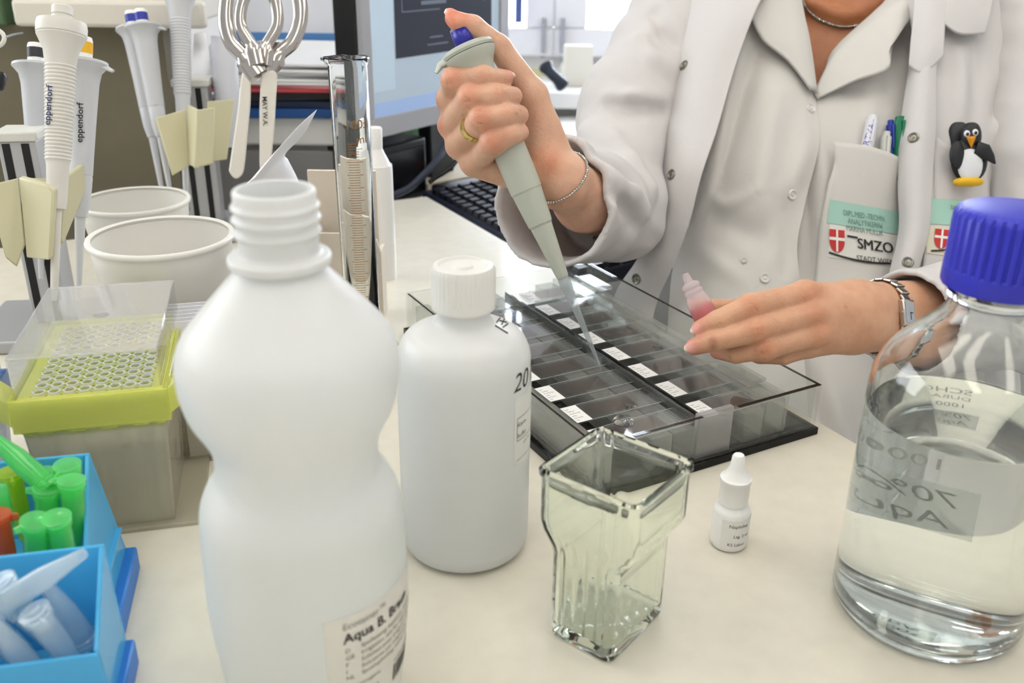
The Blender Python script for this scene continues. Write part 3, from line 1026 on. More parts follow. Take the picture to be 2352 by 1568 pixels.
# beige card box and small white bottle behind the cylinder
p = tb(800, 690)
cb = thing('card_box', 'beige cardboard box standing behind the measuring cylinder', 'box', (-15.5, 87, 0), 6)
cbm = mat('beige_card', 'e3d8c8', rough=.8, noise=(20, 'ded2c1'))
zt = wy(790, 392, 88).z
xl_, xr_ = wy(713, 500, 88).x, wy(868, 500, 88).x
G().box(xl_, xr_, 88, 88.4, 0, zt).obj('back_panel', cbm, cb, bevel=.05)
fp = [(xl_ + .2, 0), (xr_ + .6, 0), (xr_ + .6, zt - 7.2), (xr_ + .2, zt - 5.9), (xr_ - .8, zt - 5.3), (xl_ + .2, zt - 5.3)]
G().prism(fp, 0, .35, Matrix(((1, 0, 0, 0), (0, 0, 1, 85.0), (0, 1, 0, 0), (0, 0, 0, 1)))).obj('front_panel', cbm, cb)
G().box(xl_, xl_ + .35, 85.3, 88, 0, zt - 5.3).obj('side_panel', cbm, cb)
G().box(xr_ + .2, xr_ + .55, 85.3, 88, 0, zt - 7.2).obj('side_panel', cbm, cb)
p = wy(868, 400, 98)
wbm = Matrix.Translation((p.x - .2, 98, 0))
wbz = wy(850, 292, 98).z
wbt = thing('wash_bottle', 'white plastic bottle standing behind the card box near the monitor', 'bottle', (p.x - .2, 98, 0))
G().lathe(dense([(0, .1), (1.6, .05), (1.75, .5), (1.75, wbz - 5.0), (1.6, wbz - 4.0), (.95, wbz - 2.6), (.7, wbz - 1.9)], 40), wbm, 40).obj('bottle_body', white_pp, wbt, sharp=60)
G().lathe([(.8, wbz - 2.2), (.85, wbz - .2), (.75, wbz), (0, wbz)], wbm, 32, cap1=False).obj('screw_cap', white_pp, wbt)

# sheet of paper curling up behind the waisted bottle
pp = [[at(*q) for q in r] for r in (
    ((585, 408, 74), (640, 340, 76), (690, 285, 78), (727, 252, 80)),
    ((565, 425, 75), (622, 362, 77), (668, 325, 79), (695, 310, 80)),
    ((545, 450, 76), (612, 400, 78), (645, 372, 79.5), (655, 352, 80.5)),
    ((560, 520, 77), (640, 480, 79), (690, 440, 80), (660, 365, 81)))]
A = crom(np.array([[tuple(p) for p in r] for r in pp]), 18)
A = np.swapaxes(crom(np.swapaxes(A, 0, 1), 18), 0, 1)
lo = A[..., 2].min()
pap = G().grid([[Vector(q) for q in r] for r in A])
tag(pap.obj('paper_sheet', mat('paper_white', 'f2f2f4'), loc=Vector(A[-1, 0]), solid=.03), 'curled white sheet of paper rising behind the waisted bottle neck', 'paper')

# ------------------------------------------------------------------ slide tray
TO = Vector((5.63, 53.71, 0))
TR = spin(29, TO)
acr = clear('clear_acrylic', 'fcfdfc', .02, 'e9ebea', 1.42)
acr_bar = clear('acrylic_bar', 'f8f9f7', .27, 'e6e6e2', 1.45, .08)
acr_reflect = clear('acrylic_reflection', '767674', .5, '4c4c4a', 1.45)
blk = mat('black_acrylic', '060607', rough=.06, spec=.3)
tray = thing('slide_tray', 'clear acrylic staining tray with black base holding two rows of glass slides', 'tray', TO, 29)
G().box(-.25, 20.45, -.25, 32.5, 0, .6, TR).obj('black_base', blk, tray, bevel=.05)
for nm, a in (('wall', (0, 20.2, -.1, .35, .6, 4.2)), ('wall', (0, 20.2, 31.8, 32.25, .6, 4.2)), ('wall', (0, .4, .35, 31.8, .6, 4.2)), ('wall', (19.8, 20.2, .35, 31.8, .6, 4.2))):
    G().box(*a, TR).obj(nm, acr, tray, bevel=.03, seg=1)
for a in ((12.2, 20.2, -.1, .2, 4.2, 4.24), (3.0, 8.9, -.1, .12, 4.2, 4.24), (19.98, 20.2, .2, 32.2, 4.2, 4.24), (0, .16, .35, 31.8, 4.2, 4.24)):
    G().box(*a, TR).obj('reflection_strip', acr_reflect, tray)  # dark strips paint the rim's dark reflection along the wall tops
for a in ((.6, 1.9, .6, 31.4, .6, 3.05), (5.1, 6.9, .6, 31.4, .6, 3.05), (7.0, 8.95, .6, 31.4, .6, 3.05), (13.5, 15.4, .6, 31.4, .6, 3.05), (15.5, 17.4, .6, 31.4, .6, 3.4)):
    G().box(*a, TR).obj('support_bar', acr_bar, tray, bevel=.08)
G().box(9.05, 9.28, .6, 29.5, .6, 3.7, TR).obj('divider', clear('smoked_divider', 'b5b5b3', .35, '8a8a88', 1.45), tray, bevel=.05)
G().box(17.45, 17.75, .6, 30.5, .6, 3.7, TR).obj('divider', acr_bar, tray, bevel=.05)
G().box(8.9, 12.1, .36, .8, .6, 4.15, TR).obj('end_block', clear('frosted_block', 'f0f0f0', .5, 'd8d5d6'), tray, bevel=.05)
for xx, yy in ((17.6, 26), (16.6, 3.5)):
    G().box(xx, xx + 1.5, yy, yy + 4, 3.41, 3.75, TR).obj('support_block', acr_bar, tray, bevel=.06)

# glass slides: one built, the rest copies
gsl = clear('slide_glass', 'fcfdfd', .04, 'dfe6e2', 1.5, .02)
stain = clear('stain_film', 'f0ecea', .1, '8a7c7a', 1.5, .04)
slab_w = mat('slide_label_white', 'ecebe8', rough=.7)
pen = mat('pencil_grey', '77777a', rough=.8)
proto = None
side = ['left row of the slide tray', 'right row of the slide tray']
ords = ['nearest', 'second', 'third', 'fourth', 'fifth', 'sixth', 'seventh', 'eighth']
for row, x0_ in ((1, 10.35), (0, 1.65)):
    for k in range(8):
        y0_ = 1.25 + 3.7 * k + (.0 if row else -.1)
        if proto is None:
            sl_ = proto = thing('glass_slide', 'x', 'slide', (0, 0, 0))
            G().box(0, 7.6, 0, 2.55, 0, .11).obj('glass', gsl, sl_, local=True, smooth=False)
            G().box(1.36, 7.6, 0, .045, .11, .125).box(1.36, 7.6, 2.505, 2.55, .11, .125).box(7.55, 7.6, .045, 2.505, .11, .125).obj('edge_highlight', clear('edge_highlight', 'f4f6f6', .5, 'e8ecec', 1.4), sl_, local=True, smooth=False)  # whitish strips paint the bright highlight along the slide's ground edges
            G().box(.05, 1.35, .05, 2.5, .11, .118).obj('label_area', slab_w, sl_, local=True, smooth=False)
            G().box(1.6, 5.6, .35, 2.2, .11, .125).obj('smear', stain, sl_, local=True, smooth=False)
            wr = G()
            for j in range(6):
                yy = .35 + j * .34
                wr.sweep([Vector((.2 + t * .1, yy + .07 * math.sin(t * 2.3 + j * 1.7), .122)) for t in range(3 + (j * 5) % 8)] or [], .016, 4)
            wr.obj('handwriting', pen, sl_, local=True, smooth=False)
        else:
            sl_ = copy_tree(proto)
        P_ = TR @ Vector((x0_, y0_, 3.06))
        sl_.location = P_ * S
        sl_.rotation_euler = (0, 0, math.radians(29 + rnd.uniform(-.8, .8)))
        sl_['label'] = f'white labelled glass slide, {ords[k]}' + (' from the camera in the ' if k else ' to the camera in the ') + side[row]
        sl_['group'] = 'glass slides in the staining tray'
# droplets on the bars
wdrop = glass('water_drop', 'ffffff', 1.33)
for k, (xx, yy, r) in enumerate(((15.0, 13.2, .55), (6.6, 5.4, .5), (4.8, 3.6, .8))):
    zz_ = 3.05 if xx > 5 else 3.18
    M = TR @ Matrix.Translation((xx, yy, zz_))
    o = G().lathe([(r, 0), (r * .95, r * .12), (r * .7, r * .3), (r * .35, r * .4), (0, r * .42)], M, 24, cap1=False).obj('water_drop', wdrop, loc=M.translation, sharp=0)
    tag(o, ['clear water drop on the right hand bar of the slide tray', 'clear water drop on the middle bar of the slide tray', 'largest clear water drop on a left row slide'][k], 'droplet', 'water drops in the slide tray')

# ------------------------------------------------------------------ left side: cups, racks, bins, pipettes
cup_mat = mat('cup_white_plastic', 'f1efe8', rough=.35, trl=.18)


def cup(loc, rt, rbot, h, label):
    M = Matrix.Translation(loc)
    t = thing('plastic_cup', label, 'cup', loc, group='white plastic cups')
    G().lathe([(rbot - .2, 0), (rbot, .2), (rbot + (rt - rbot) * .86, h - 2.0), (rt - .12, h - 1.9), (rt, h - .5), (rt, h - .35), (rt - .18, h - .35), (rt - .3, h - 1.8), (rbot + (rt - rbot) * .8 - .2, h - 2.2), (rbot - .2, .35), (0, .35)], M, 72, cap1=False).obj('cup_wall', cup_mat, t, sharp=50)
    G().lathe([(rt - .2, h - .45), (rt + .22, h - .4), (rt + .28, h - .2), (rt + .2, h - .02), (rt, h), (rt - .18, h - .1)], M, 72, False, False).obj('rim', cup_mat, t, sharp=0)


cup(Vector((-27.0, 68.85, 0)), 5.2, 3.9, 13.6, 'white plastic cup nearer the camera, beside the waisted bottle')
cup(Vector((-39.3, 94.5, 0)), 5.3, 4.0, 9.4, 'white plastic cup farther back, below the pipette stand')

# tip racks
def rack(org, rz, w, d, z_pl, z_lid, body_c, plate_m, collar_m, collar_edge, label, lid_m, lid_top, rows=12, holes=True):
    M = spin(rz, org)
    t = thing('tip_rack', label, 'rack', org, rz)
    bm_ = body_c
    # tapered lower box (four thin walls and a floor flange)
    i = .45
    c0 = [(-w / 2 + i, -d / 2 + i), (w / 2 - i, -d / 2 + i), (w / 2 - i, d / 2 - i), (-w / 2 + i, d / 2 - i)]
    c1 = [(-w / 2, -d / 2), (w / 2, -d / 2), (w / 2, d / 2), (-w / 2, d / 2)]
    n = 36
    vs, fs = [], []
    for k in range(4):
        (xa, ya), (xb, yb) = c0[k], c0[(k + 1) % 4]
        (xc, yc), (xd, yd) = c1[k], c1[(k + 1) % 4]
        g = G()
        rows_ = []
        nx_, ny_ = (yb - ya), -(xb - xa)
        ln_ = math.hypot(nx_, ny_)
        nx_, ny_ = nx_ / ln_, ny_ / ln_
        for z, f in ((.3, 0), (.32, 0), (z_pl - 3.2, .75), (z_pl - 3.1, .75), (z_pl - 1.6, 1)):
            row = []
            for q in range(n + 1):
                s_ = q / n
                rib = (.07 if (int(s_ * 9) % 2 == 0 and z > z_pl - 6 and .08 < s_ < .92) else 0)
                x = (xa + (xb - xa) * s_) * (1 - f) + (xc + (xd - xc) * s_) * f
                y = (ya + (yb - ya) * s_) * (1 - f) + (yc + (yd - yc) * s_) * f
                row.append((x + nx_ * rib, y + ny_ * rib, z))
            rows_.append([M @ Vector(p) for p in row])
        g.grid(rows_).obj('box_wall', bm_, t, solid=.12, sharp=30)
    G().box(-w / 2 - .3, w / 2 + 1.3, -d / 2 - .2, d / 2 + .2, 0, .3, M).obj('foot_flange', bm_, t, bevel=.1)
    # collar tray holding the plate
    cg = G()
    for a in ((-w / 2 - .35, w / 2 + .35, -d / 2 - .4, -d / 2 - .15), (-w / 2 - .35, w / 2 + .35, d / 2 + .15, d / 2 + .4), (-w / 2 - .35, -w / 2 - .1, -d / 2 - .15, d / 2 + .15), (w / 2 + .1, w / 2 + .35, -d / 2 - .15, d / 2 + .15)):
        cg.box(*a, z_pl - 1.9, z_pl + .25, M)
    cg.obj('collar', collar_m, t, bevel=.08)
    G().hexa([(-w / 2 + .3, -d / 2 + .2, z_pl - 2.5), (w / 2 - .3, -d / 2 + .2, z_pl - 2.5), (w / 2 - .3, d / 2 - .2, z_pl - 2.5), (-w / 2 + .3, d / 2 - .2, z_pl - 2.5),
              (-w / 2 - .1, -d / 2 - .15, z_pl - 1.9), (w / 2 + .1, -d / 2 - .15, z_pl - 1.9), (w / 2 + .1, d / 2 + .15, z_pl - 1.9), (-w / 2 - .1, d / 2 + .15, z_pl - 1.9)], M).obj('collar_base', collar_edge, t)
    for sx in (-1, 1):
        G().hexa([(sx * (w / 2 + .35), -d / 2 - .4, z_pl - 1.4), (sx * (w / 2 + .9), -d / 2 - .3, z_pl - 1.0), (sx * (w / 2 + .9), -d / 2 + 1.2, z_pl - 1.0), (sx * (w / 2 + .35), -d / 2 + 1.5, z_pl - 1.4),
                  (sx * (w / 2 + .35), -d / 2 - .4, z_pl + .2), (sx * (w / 2 + .95), -d / 2 - .3, z_pl + .7), (sx * (w / 2 + .95), -d / 2 + 1.2, z_pl + 1.0), (sx * (w / 2 + .35), -d / 2 + 1.5, z_pl + .2)], M).obj('clip_tab', collar_m, t)
    # plate with holes
    pw, pd_ = .9 * w / 8.6 , .9
    hg = G()
    X0, Y0 = -3.5 * pw, -(rows / 2 - .5) * pd_
    seg = 16
    for r in range(rows):
        for c in range(8):
            cx_, cy_ = X0 + c * pw, Y0 + r * pd_
            vs = []
            for k in range(seg):
                a = 2 * math.pi * (k + .5) / seg
                m_ = max(abs(math.cos(a)), abs(math.sin(a)))
                vs.append((cx_ + pw / 2 * math.cos(a) / m_, cy_ + pd_ / 2 * math.sin(a) / m_, 0))
            for k in range(seg):
                a = 2 * math.pi * (k + .5) / seg
                vs.append((cx_ + .3 * math.cos(a), cy_ + .3 * math.sin(a), 0))
            for k in range(seg):
                a = 2 * math.pi * (k + .5) / seg
                vs.append((cx_ + .26 * math.cos(a), cy_ + .26 * math.sin(a), -1.2))
            hg.add(vs, [tuple(range(2 * seg, 3 * seg))] + [(k, (k + 1) % seg, seg + (k + 1) % seg, seg + k) for k in range(seg)] + [(seg + k, seg + (k + 1) % seg, 2 * seg + (k + 1) % seg, 2 * seg + k) for k in range(seg)],
                   M @ Matrix.Translation((0, 0, z_pl)))
    ex, ey = X0 - pw / 2, Y0 - pd_ / 2
    for a in ((-w / 2, ex, -d / 2, d / 2), (-ex, w / 2, -d / 2, d / 2), (ex, -ex, -d / 2, ey), (ex, -ex, -ey, d / 2)):
        hg.box(*a, z_pl - .15, z_pl, M)
    pl_ = hg.obj('hole_plate', plate_m, t, sharp=30)
    if holes:
        ring = None
        for r in range(rows):
            for c in range(8):
                if ring is None:
                    hexr = G().lathe([(.31, 0), (.40, 0), (.40, .1), (.31, .1), (.31, 0)], None, 6, False, False)
                    ring = o = hexr.obj('tip_collar', clear('tip_collar_clear', 'fefef8', .92, 'fffff4', 1.1, .5, .2), pl_, local=True)
                else:
                    o = ring.copy(); scene.collection.objects.link(o); o.parent = pl_
                mm_ = wm(t).inverted() @ (M @ Matrix.Translation((X0 + c * pw, Y0 + r * pd_, z_pl + .01))).copy()
                o.location = Vector((X0 + c * pw, Y0 + r * pd_, z_pl + .01)) * S
    # clear lid
    lg = G()
    lw, ld = w / 2 + .05, d / 2 + .1
    G().box(-lw, lw, -ld, ld, z_lid - .14, z_lid, M).obj('lid_top', lid_top, t, bevel=.06, seg=1)
    for a in ((-lw, lw, ld - .12, ld), (-lw, -lw + .12, -ld, ld - .12), (lw - .12, lw, -ld, ld - .12), (-lw + .12, lw - .12, -ld, -ld + .12)):
        lg.box(*a, z_pl + .26, z_lid - .14, M)
    lid = lg.obj('clear_lid', lid_m, t, bevel=.06, seg=1)
    G().lathe([(.42, 0), (.5, .03), (.42, .06), (0, .06)], M @ Matrix.Translation((.2, 0, z_lid)), 24, cap1=False).obj('lid_stud', lid_m, lid)
    return t


lid_clear = clear('lid_polystyrene', 'fafafc', .05, 'e5e3e8', 1.5, .04)
lid_frost = clear('lid_frosted_top', 'fbfbfc', .3, 'f4f2f6', 1.5, .06)
smoke = clear('smoky_polystyrene', 'faf9f4', .42, 'e8e4d6', 1.4, .05)
yel = mat('lime_yellow_plastic', 'f4f784', rough=.4, trl=.35)
yel_t = clear('lime_translucent', 'fafbd8', .55, 'f8fa9a', 1.4, .1)
RC = Vector((-26.3, 55.0, 0))
rack(RC, 14, 8.1, 11.9, 9.7, 12.5, smoke, yel, yel_t, yel, 'lime yellow pipette tip rack with clear lid beside the blue bins', lid_clear, lid_frost)
blt = mat('pale_blue_plastic', '8fb0dc', rough=.4, trl=.3)
rack(Vector((-36.6, 49.6, 0)), 14, 8.1, 11.9, 7.6, 11.2, clear('blue_smoke', 'eceff6', .25, 'aeb6c8', 1.4), blt, clear('blue_collar', 'b9cdee', .5, '88aee0', 1.4), blt, 'blue pipette tip rack with clear lid cut by the frame edge', clear('lid_bluish', 'f6f8fb', .14, 'cfd4e2', 1.5), clear('lid_bluish_top', 'f6f8fb', .4, 'cfd4e2', 1.5), holes=False)

# clear card box with white cards between rack and waisted bottle
kM = spin(16, tb(455, 1062))
k0 = kM.translation
kb_ = thing('card_file', 'clear plastic file box with white record cards beside the tip rack', 'box', k0, 16)
ca = clear('file_clear', 'f2f0ea', .18, 'cfcabb', 1.45)
for a in ((-.8, 8, 0, .2), (-.8, 8, 6.3, 6.5), (-.8, -.6, .2, 6.3), (7.8, 8, .2, 6.3)):
    G().box(*a, .2, 9.2, kM).obj('box_wall', ca, kb_, bevel=.04, seg=1)
G().box(-.8, 8, 0, 6.5, 0, .2, kM).obj('box_floor', ca, kb_)
for k in range(6):
    o = G().hexa([(-.5, .5 + .7 * k, .2), (7, .5 + .7 * k, .2), (7, .56 + .7 * k, .2), (-.5, .56 + .7 * k, .2),
                  (-.5, 1.3 + .7 * k, 10.4), (7, 1.3 + .7 * k, 10.4), (7, 1.36 + .7 * k, 10.4), (-.5, 1.36 + .7 * k, 10.4)], kM).obj('record_card', mat('card_white', 'eeedf2', rough=.7), loc=kM @ Vector((2, .5 + .7 * k, .2)), smooth=False)
    tag(o, f'white record card in the clear file box, {ords[k]} from its front', 'card', 'record cards in the file box')

# blue stepped bins
bbl = clear('blue_bin_plastic', 'd4eefc', .88, '62cdfc', 1.4, .12, trl=.3)
BF = spin(13, Vector((-20.0, 39.6, 0)))


def bin_(y0, y1, x0b, x1b, hb, hf, label, fz, ins):
    t = thing('storage_bin', label, 'bin', BF @ Vector((x1b, y0, 0)), 13, 'blue stepped storage bins')
    th = .22
    G().hexa([(x0b, y1 - th, 0), (x1b, y1 - th, 0), (x1b, y1, 0), (x0b, y1, 0), (x0b, y1 - th + .3, hb), (x1b - ins, y1 - th + .3, hb), (x1b - ins, y1 + .3, hb), (x0b, y1 + .3, hb)], BF).obj('back_wall', bbl, t, bevel=.06)
    G().hexa([(x0b, y0, 0), (x1b, y0, 0), (x1b, y0 + th, 0), (x0b, y0 + th, 0), (x0b, y0 - .6, hf), (x1b - ins * .5, y0 - .6, hf), (x1b - ins * .5, y0 - .6 + th, hf), (x0b, y0 - .6 + th, hf)], BF).obj('front_wall', bbl, t, bevel=.06)
    for xa in (x0b, x1b - th):
        sgn = 1 if xa > x0b else 0
        G().hexa([(xa, y0 + th, 0), (xa + th, y0 + th, 0), (xa + th, y1 - th, 0), (xa, y1 - th, 0),
                  (xa - ins * .5 * sgn, y0 - .55 + th, hf), (xa + th - ins * .5 * sgn, y0 - .55 + th, hf), (xa + th - ins * sgn, y1 - th + .28, hb), (xa - ins * sgn, y1 - th + .28, hb)], BF).obj('side_wall', bbl, t, bevel=.06)
    G().box(x0b + th, x1b - th, y0 + th, y1 - th, fz - .2, fz, BF).obj('bin_floor', bbl, t)
    G().box(x0b - .1, x1b + .35, y0 - .2, y1 + .1, 0, 1.6, BF).obj('plinth', mat('blue_plinth', '2f86e0', rough=.4, trl=.2), t, bevel=.15)


bin_(-.6, 6.4, -25, -.9, 8.0, 4.6, 'blue plastic bin holding the green sample tubes', 3.2, 1.3)
bin_(-6.1, -1.9, -25, .1, 7.4, 4.9, 'blue plastic bin nearest the camera holding clear sample tubes', 1.9, .3)


def tube_proto(name, m, cap_m):
    t = thing(name, 'x', 'tube')
    G().lathe([(.0, 0), (.16, .03), (.24, .15), (.30, .6), (.50, 1.9), (.53, 3.5), (.60, 3.55), (.60, 3.75), (.46, 3.75), (.45, 1.9), (.24, .6), (0, .3)], None, 20, False, False).obj('tube_body', m, t, local=True, sharp=50)
    G().lathe([(.44, 3.2), (.46, 3.76), (.62, 3.78), (.64, 3.98), (.5, 4.02), (.3, 3.95), (0, 3.95)], None, 20, True, False).obj('cap', cap_m, t, local=True, sharp=50)
    G().add([], []).sweep([Vector((.55, 0, 3.65)), Vector((.85, 0, 3.7)), Vector((.85, 0, 3.85)), Vector((.6, 0, 3.9))], .1, 6).obj('hinge', cap_m, t, local=True)
    return t


gt = clear('green_tube', 'd8fbe0', .4, '8cf6a0', 1.45, .05)
gcap = clear('green_cap', 'd8fbe0', .4, '9affae', 1.45, .08)
ct_ = clear('clear_tube', 'f8fcfe', .3, 'eef6fa', 1.45, .06)
ot = clear('orange_tube', 'f8c0a0', .6, 'f08a58', 1.45, .05)
yt = clear('yellow_tube', 'ecf6a0', .6, 'dcf25a', 1.45, .05)
first = {}


def put_tube(kind, mA, mB, base, d, inv, label, group):
    """base: where the lower end stands (bin frame), d: its lean, inv: cone tip up"""
    if kind not in first:
        t = first[kind] = tube_proto('sample_tube', mA, mB)
    else:
        t = copy_tree(first[kind])
    d = (BF.to_3x3() @ Vector(d)).normalized()
    p = BF @ Vector(base)
    k_ = 1.14
    M = (frame(p + d * 4.05 * k_, -d) if inv else frame(p, d)) @ Matrix.Rotation(rnd.uniform(0, 6.28), 4, 'Z') @ Matrix.Scale(k_, 4)
    mm_ = M.copy(); mm_.translation = mm_.translation * S
    t.matrix_basis = mm_
    t['label'], t['group'] = label, group
    return t


gg = 'green sample tubes in the blue bin'
colw = ['first', 'second', 'third', 'fourth', 'fifth']
for r, (yy, rown) in enumerate(((1.0, 'front'), (3.0, 'middle'), (5.0, 'back'))):
    for c in range(4):
        if (r, c) in ((0, 2), (2, 2), (0, 3), (2, 3), (1, 3)): continue
        inv = (r * 3 + c * 2) % 3 == 1
        put_tube('g', gt, gcap, (-2.85 - c * 1.6 - (.5 if c == 2 else 0) - (.15 if r == 2 else 0), yy + rnd.uniform(-.15, .15), 3.3 + rnd.uniform(0, .7) + .25 * r), (.14 + .1 * rnd.random() - .12 * (c == 0), rnd.uniform(-.18, .02), 1), inv,
                 f'green sample tube, {colw[c]} from the bin side wall in the {rown} row', gg)
put_tube('g', gt, gcap, (-3.6, 3.6, 7.7), (-.5, .3, .45), True, 'green sample tube lying slanted on top of the other green ones', gg)
put_tube('o', ot, ot, (-5.85, 1.5, 3.3), (.02, -.02, 1), False, 'orange sample tube among the green ones at the frame edge', 'coloured sample tubes')
put_tube('y', yt, yt, (-6.0, 5.3, 3.5), (.0, 0, 1), False, 'lime sample tube in the back of the bin by the frame edge', 'coloured sample tubes')
cg_ = 'clear sample tubes in the near blue bin'
for r, (yy, rown) in enumerate(((-5.1, 'front'), (-3.2, 'back'))):
    for c in range(5):
        inv = (r + c) % 2 == 1
        put_tube('c', ct_, ct_, (-1.35 - c * 1.75, yy + rnd.uniform(-.15, .15), 2.7 + rnd.uniform(0, .4) - .5 * (r == 0)), (-.28 - .15 * rnd.random() + .3 * (c == 4), rnd.uniform(-.1, .1), 1), inv,
                 f'clear sample tube, {colw[c]} from the near bin side wall in the {rown} row', cg_)
put_tube('c', ct_, ct_, (-4.6, -4.2, 6.3), (.6, .1, .3), True, 'clear sample tube lying slanted on top of the other clear ones', cg_)

# ------------------------------------------------------------------ pipettes and stands
pip_white = mat('pipette_ivory', 'dedbd3', rough=.4)
pip_grey = mat('pipette_grey', 'd0d2d6', rough=.4)
pip_hold = mat('pipette_sage_grey', 'b9bdb0', rough=.42)
alu = mat('anodised_aluminium', 'b9babd', rough=.35, metal=.35)
slot = mat('rail_slot_black', '17181a', rough=.6)
brk = mat('bracket_cream', 'cbc6a4', rough=.5)


def lathe_axis(name, m, parent, a, b, prof, seg=36, fn=None, sharp=40):
    """prof: (fraction from a to b, radius)"""
    L_ = (b - a).length
    return G().lathe([(r, f * L_) for f, r in prof], frame(a, b - a), seg, fn=fn).obj(name, m, parent, sharp=sharp)


def stand_pipette(a, b, label, kind, m, btn, text=None, tx=None):
    """a: top of button, b: tip end; radii in cm"""
    t = thing('pipette', label, 'pipette', b, group='pipettes hanging in the stands')
    L_ = (b - a).length
    ax = (b - a).normalized()
    if kind == 'ridged':
        lathe_axis('button', m, t, a, b, [(0, .7), (.004, .78), (.028, .78), (.029, .7), (.033, .7), (.034, .78), (.06, .78)])
        body = [(.05, 1.5), (.053, 1.82), (.07, 1.9), (.095, 1.88), (.098, 1.8), (.102, 1.85), (.115, 1.7), (.15, 1.32), (.19, 1.18)]
        for k in range(26):
            f = .2 + k * .0125
            r = 1.13 - k * .0085
            body += [(f, r), (f + .003, r + .07), (f + .006, r + .07), (f + .009, r)]
        body += [(.53, .88), (.54, .84), (.66, .76), (.685, .7), (.69, .5)]
        lathe_axis('handle', m, t, a, b, body, 40)
        lathe_axis('shaft', m, t, a, b, [(.68, .4), (.75, .38), (.95, .3), (1, .22)])
    else:
        lathe_axis('button', white_pp, t, a, b, [(0, .62), (.012, .7), (.1, .7)])
        lathe_axis('button_band', btn, t, a, b, [(.02, .72), (.062, .72)])
        lathe_axis('handle', m, t, a, b, [(.085, 1.2), (.09, 1.95), (.1, 2.0), (.108, 1.85), (.13, 1.45), (.17, 1.28), (.3, 1.12), (.45, .98), (.52, .93), (.521, .89), (.526, .89), (.53, .92), (.62, .8), (.68, .55)])
        lathe_axis('shaft', m, t, a, b, [(.66, .45), (.72, .42), (.95, .25), (1, .2)])
        # finger hook: a flat lip to the side
        side_ = ax.cross(FW).normalized()
        c = a + ax * L_ * .1
        G().sweep([c, c + side_ * 1.6 + ax * .1, c + side_ * 2.5 + ax * .5], [.9, .55, .3], 12, flat=.4).obj('finger_hook', m, t)
    if text:
        sv_ = G().lathe([(1.2 if kind == 'ridged' else 1.28, L_ * .17), (.95, L_ * .56)], frame(a, b - a), 40, False, False).bvh()
        letter_on('brand_lettering', text, sv_, *tx[0:3], tx[3], t, size=1, bold=.012, off=.08)
    return t


navy = mat('navy_print', '26305e', rough=.6)
stand_pipette(at(143, 14, 74), at(124, 690, 75), 'ivory ridged pipette hanging in front of the near stand', 'ridged', pip_white, None, 'eppendorf', ((116, 288), (.06 * 22, -.999 * 22), (-.999 * 20, -.06 * 22), navy))
stand_pipette(at(193, 86, 79), at(180, 690, 80), 'white pipette with yellow button band on the near stand', 'plain', pip_grey, mat('band_yellow', 'f0b820', rough=.4), 'eppendorf', ((189, 328), (.02 * 22, -.999 * 22), (-.999 * 20, -.02 * 22), mat('print_black', '1d1d20')))
stand_pipette(at(82, 100, 83), at(95, 640, 84), 'pale grey pipette with black button band behind the ridged one', 'plain', mat('pipette_pale', 'c9ccd2', rough=.4), mat('band_black', '33353a', rough=.4))
bandb = mat('band_blue_violet', '2f3ba0', rough=.35)
stand_pipette(at(322, 22, 105), at(392, 450, 106), 'white pipette with blue button band on the far stand', 'plain', mat('pipette_grey_shade', 'c4c6ca', rough=.4), bandb)
stand_pipette(at(300, 26, 108), at(374, 450, 109), 'pale pipette with blue button band half hidden behind another', 'plain', mat('pipette_grey_shade', 'c4c6ca'), bandb)
stand_pipette(at(410, -62, 107), at(428, 470, 108), 'ridged white pipette standing above the far rail', 'ridged', mat('pipette_cool', 'cfd1d4', rough=.4), None)


def stand(px0, px1, py_top, Zc, label, brs, ztop=None):
    c = at((px0 + px1) / 2, py_top, Zc)
    w = (px1 - px0) / F_PX * Zc
    M = spin(8, (c.x, c.y, 0))
    t = thing('pipette_stand', label, 'stand', (c.x, c.y, 0))
    G().box(-w / 2, w / 2, -.2, 3, 1.2, c.z - .8, M).obj('rail', alu, t, bevel=.12)
    for fx in (-.28, .22):
        G().box(fx * w - .32, fx * w + .32, -.26, -.2, 1.4, c.z - 1, M).obj('rail_slot', slot, t, smooth=False)
    G().box(-w / 2 - .3, w / 2 + .3, -.5, 3.3, c.z - .8, c.z, M).obj('rail_cap', mat('cap_white', 'dad9d2', rough=.5), t, bevel=.15)
    G().box(-w / 2 - 5, w / 2 + 5, -4, 7, 0, 1.2, M).obj('base_plate', alu, t, bevel=.2)
    for quad_f, quad_s in brs:
        f = [at(*q) for q in quad_f]
        n_ = (f[1] - f[0]).cross(f[2] - f[0]).normalized()
        if n_.dot(FW) < 0: n_ = -n_
        k = len(f)
        vs = f + [p + n_ * .5 for p in f]
        G().add(vs, [tuple(range(k)), tuple(range(k, 2 * k))[::-1]] + [(i, i + k, (i + 1) % k + k, (i + 1) % k) for i in range(k)]).obj(quad_s, brk, t, bevel=.12)
    return t


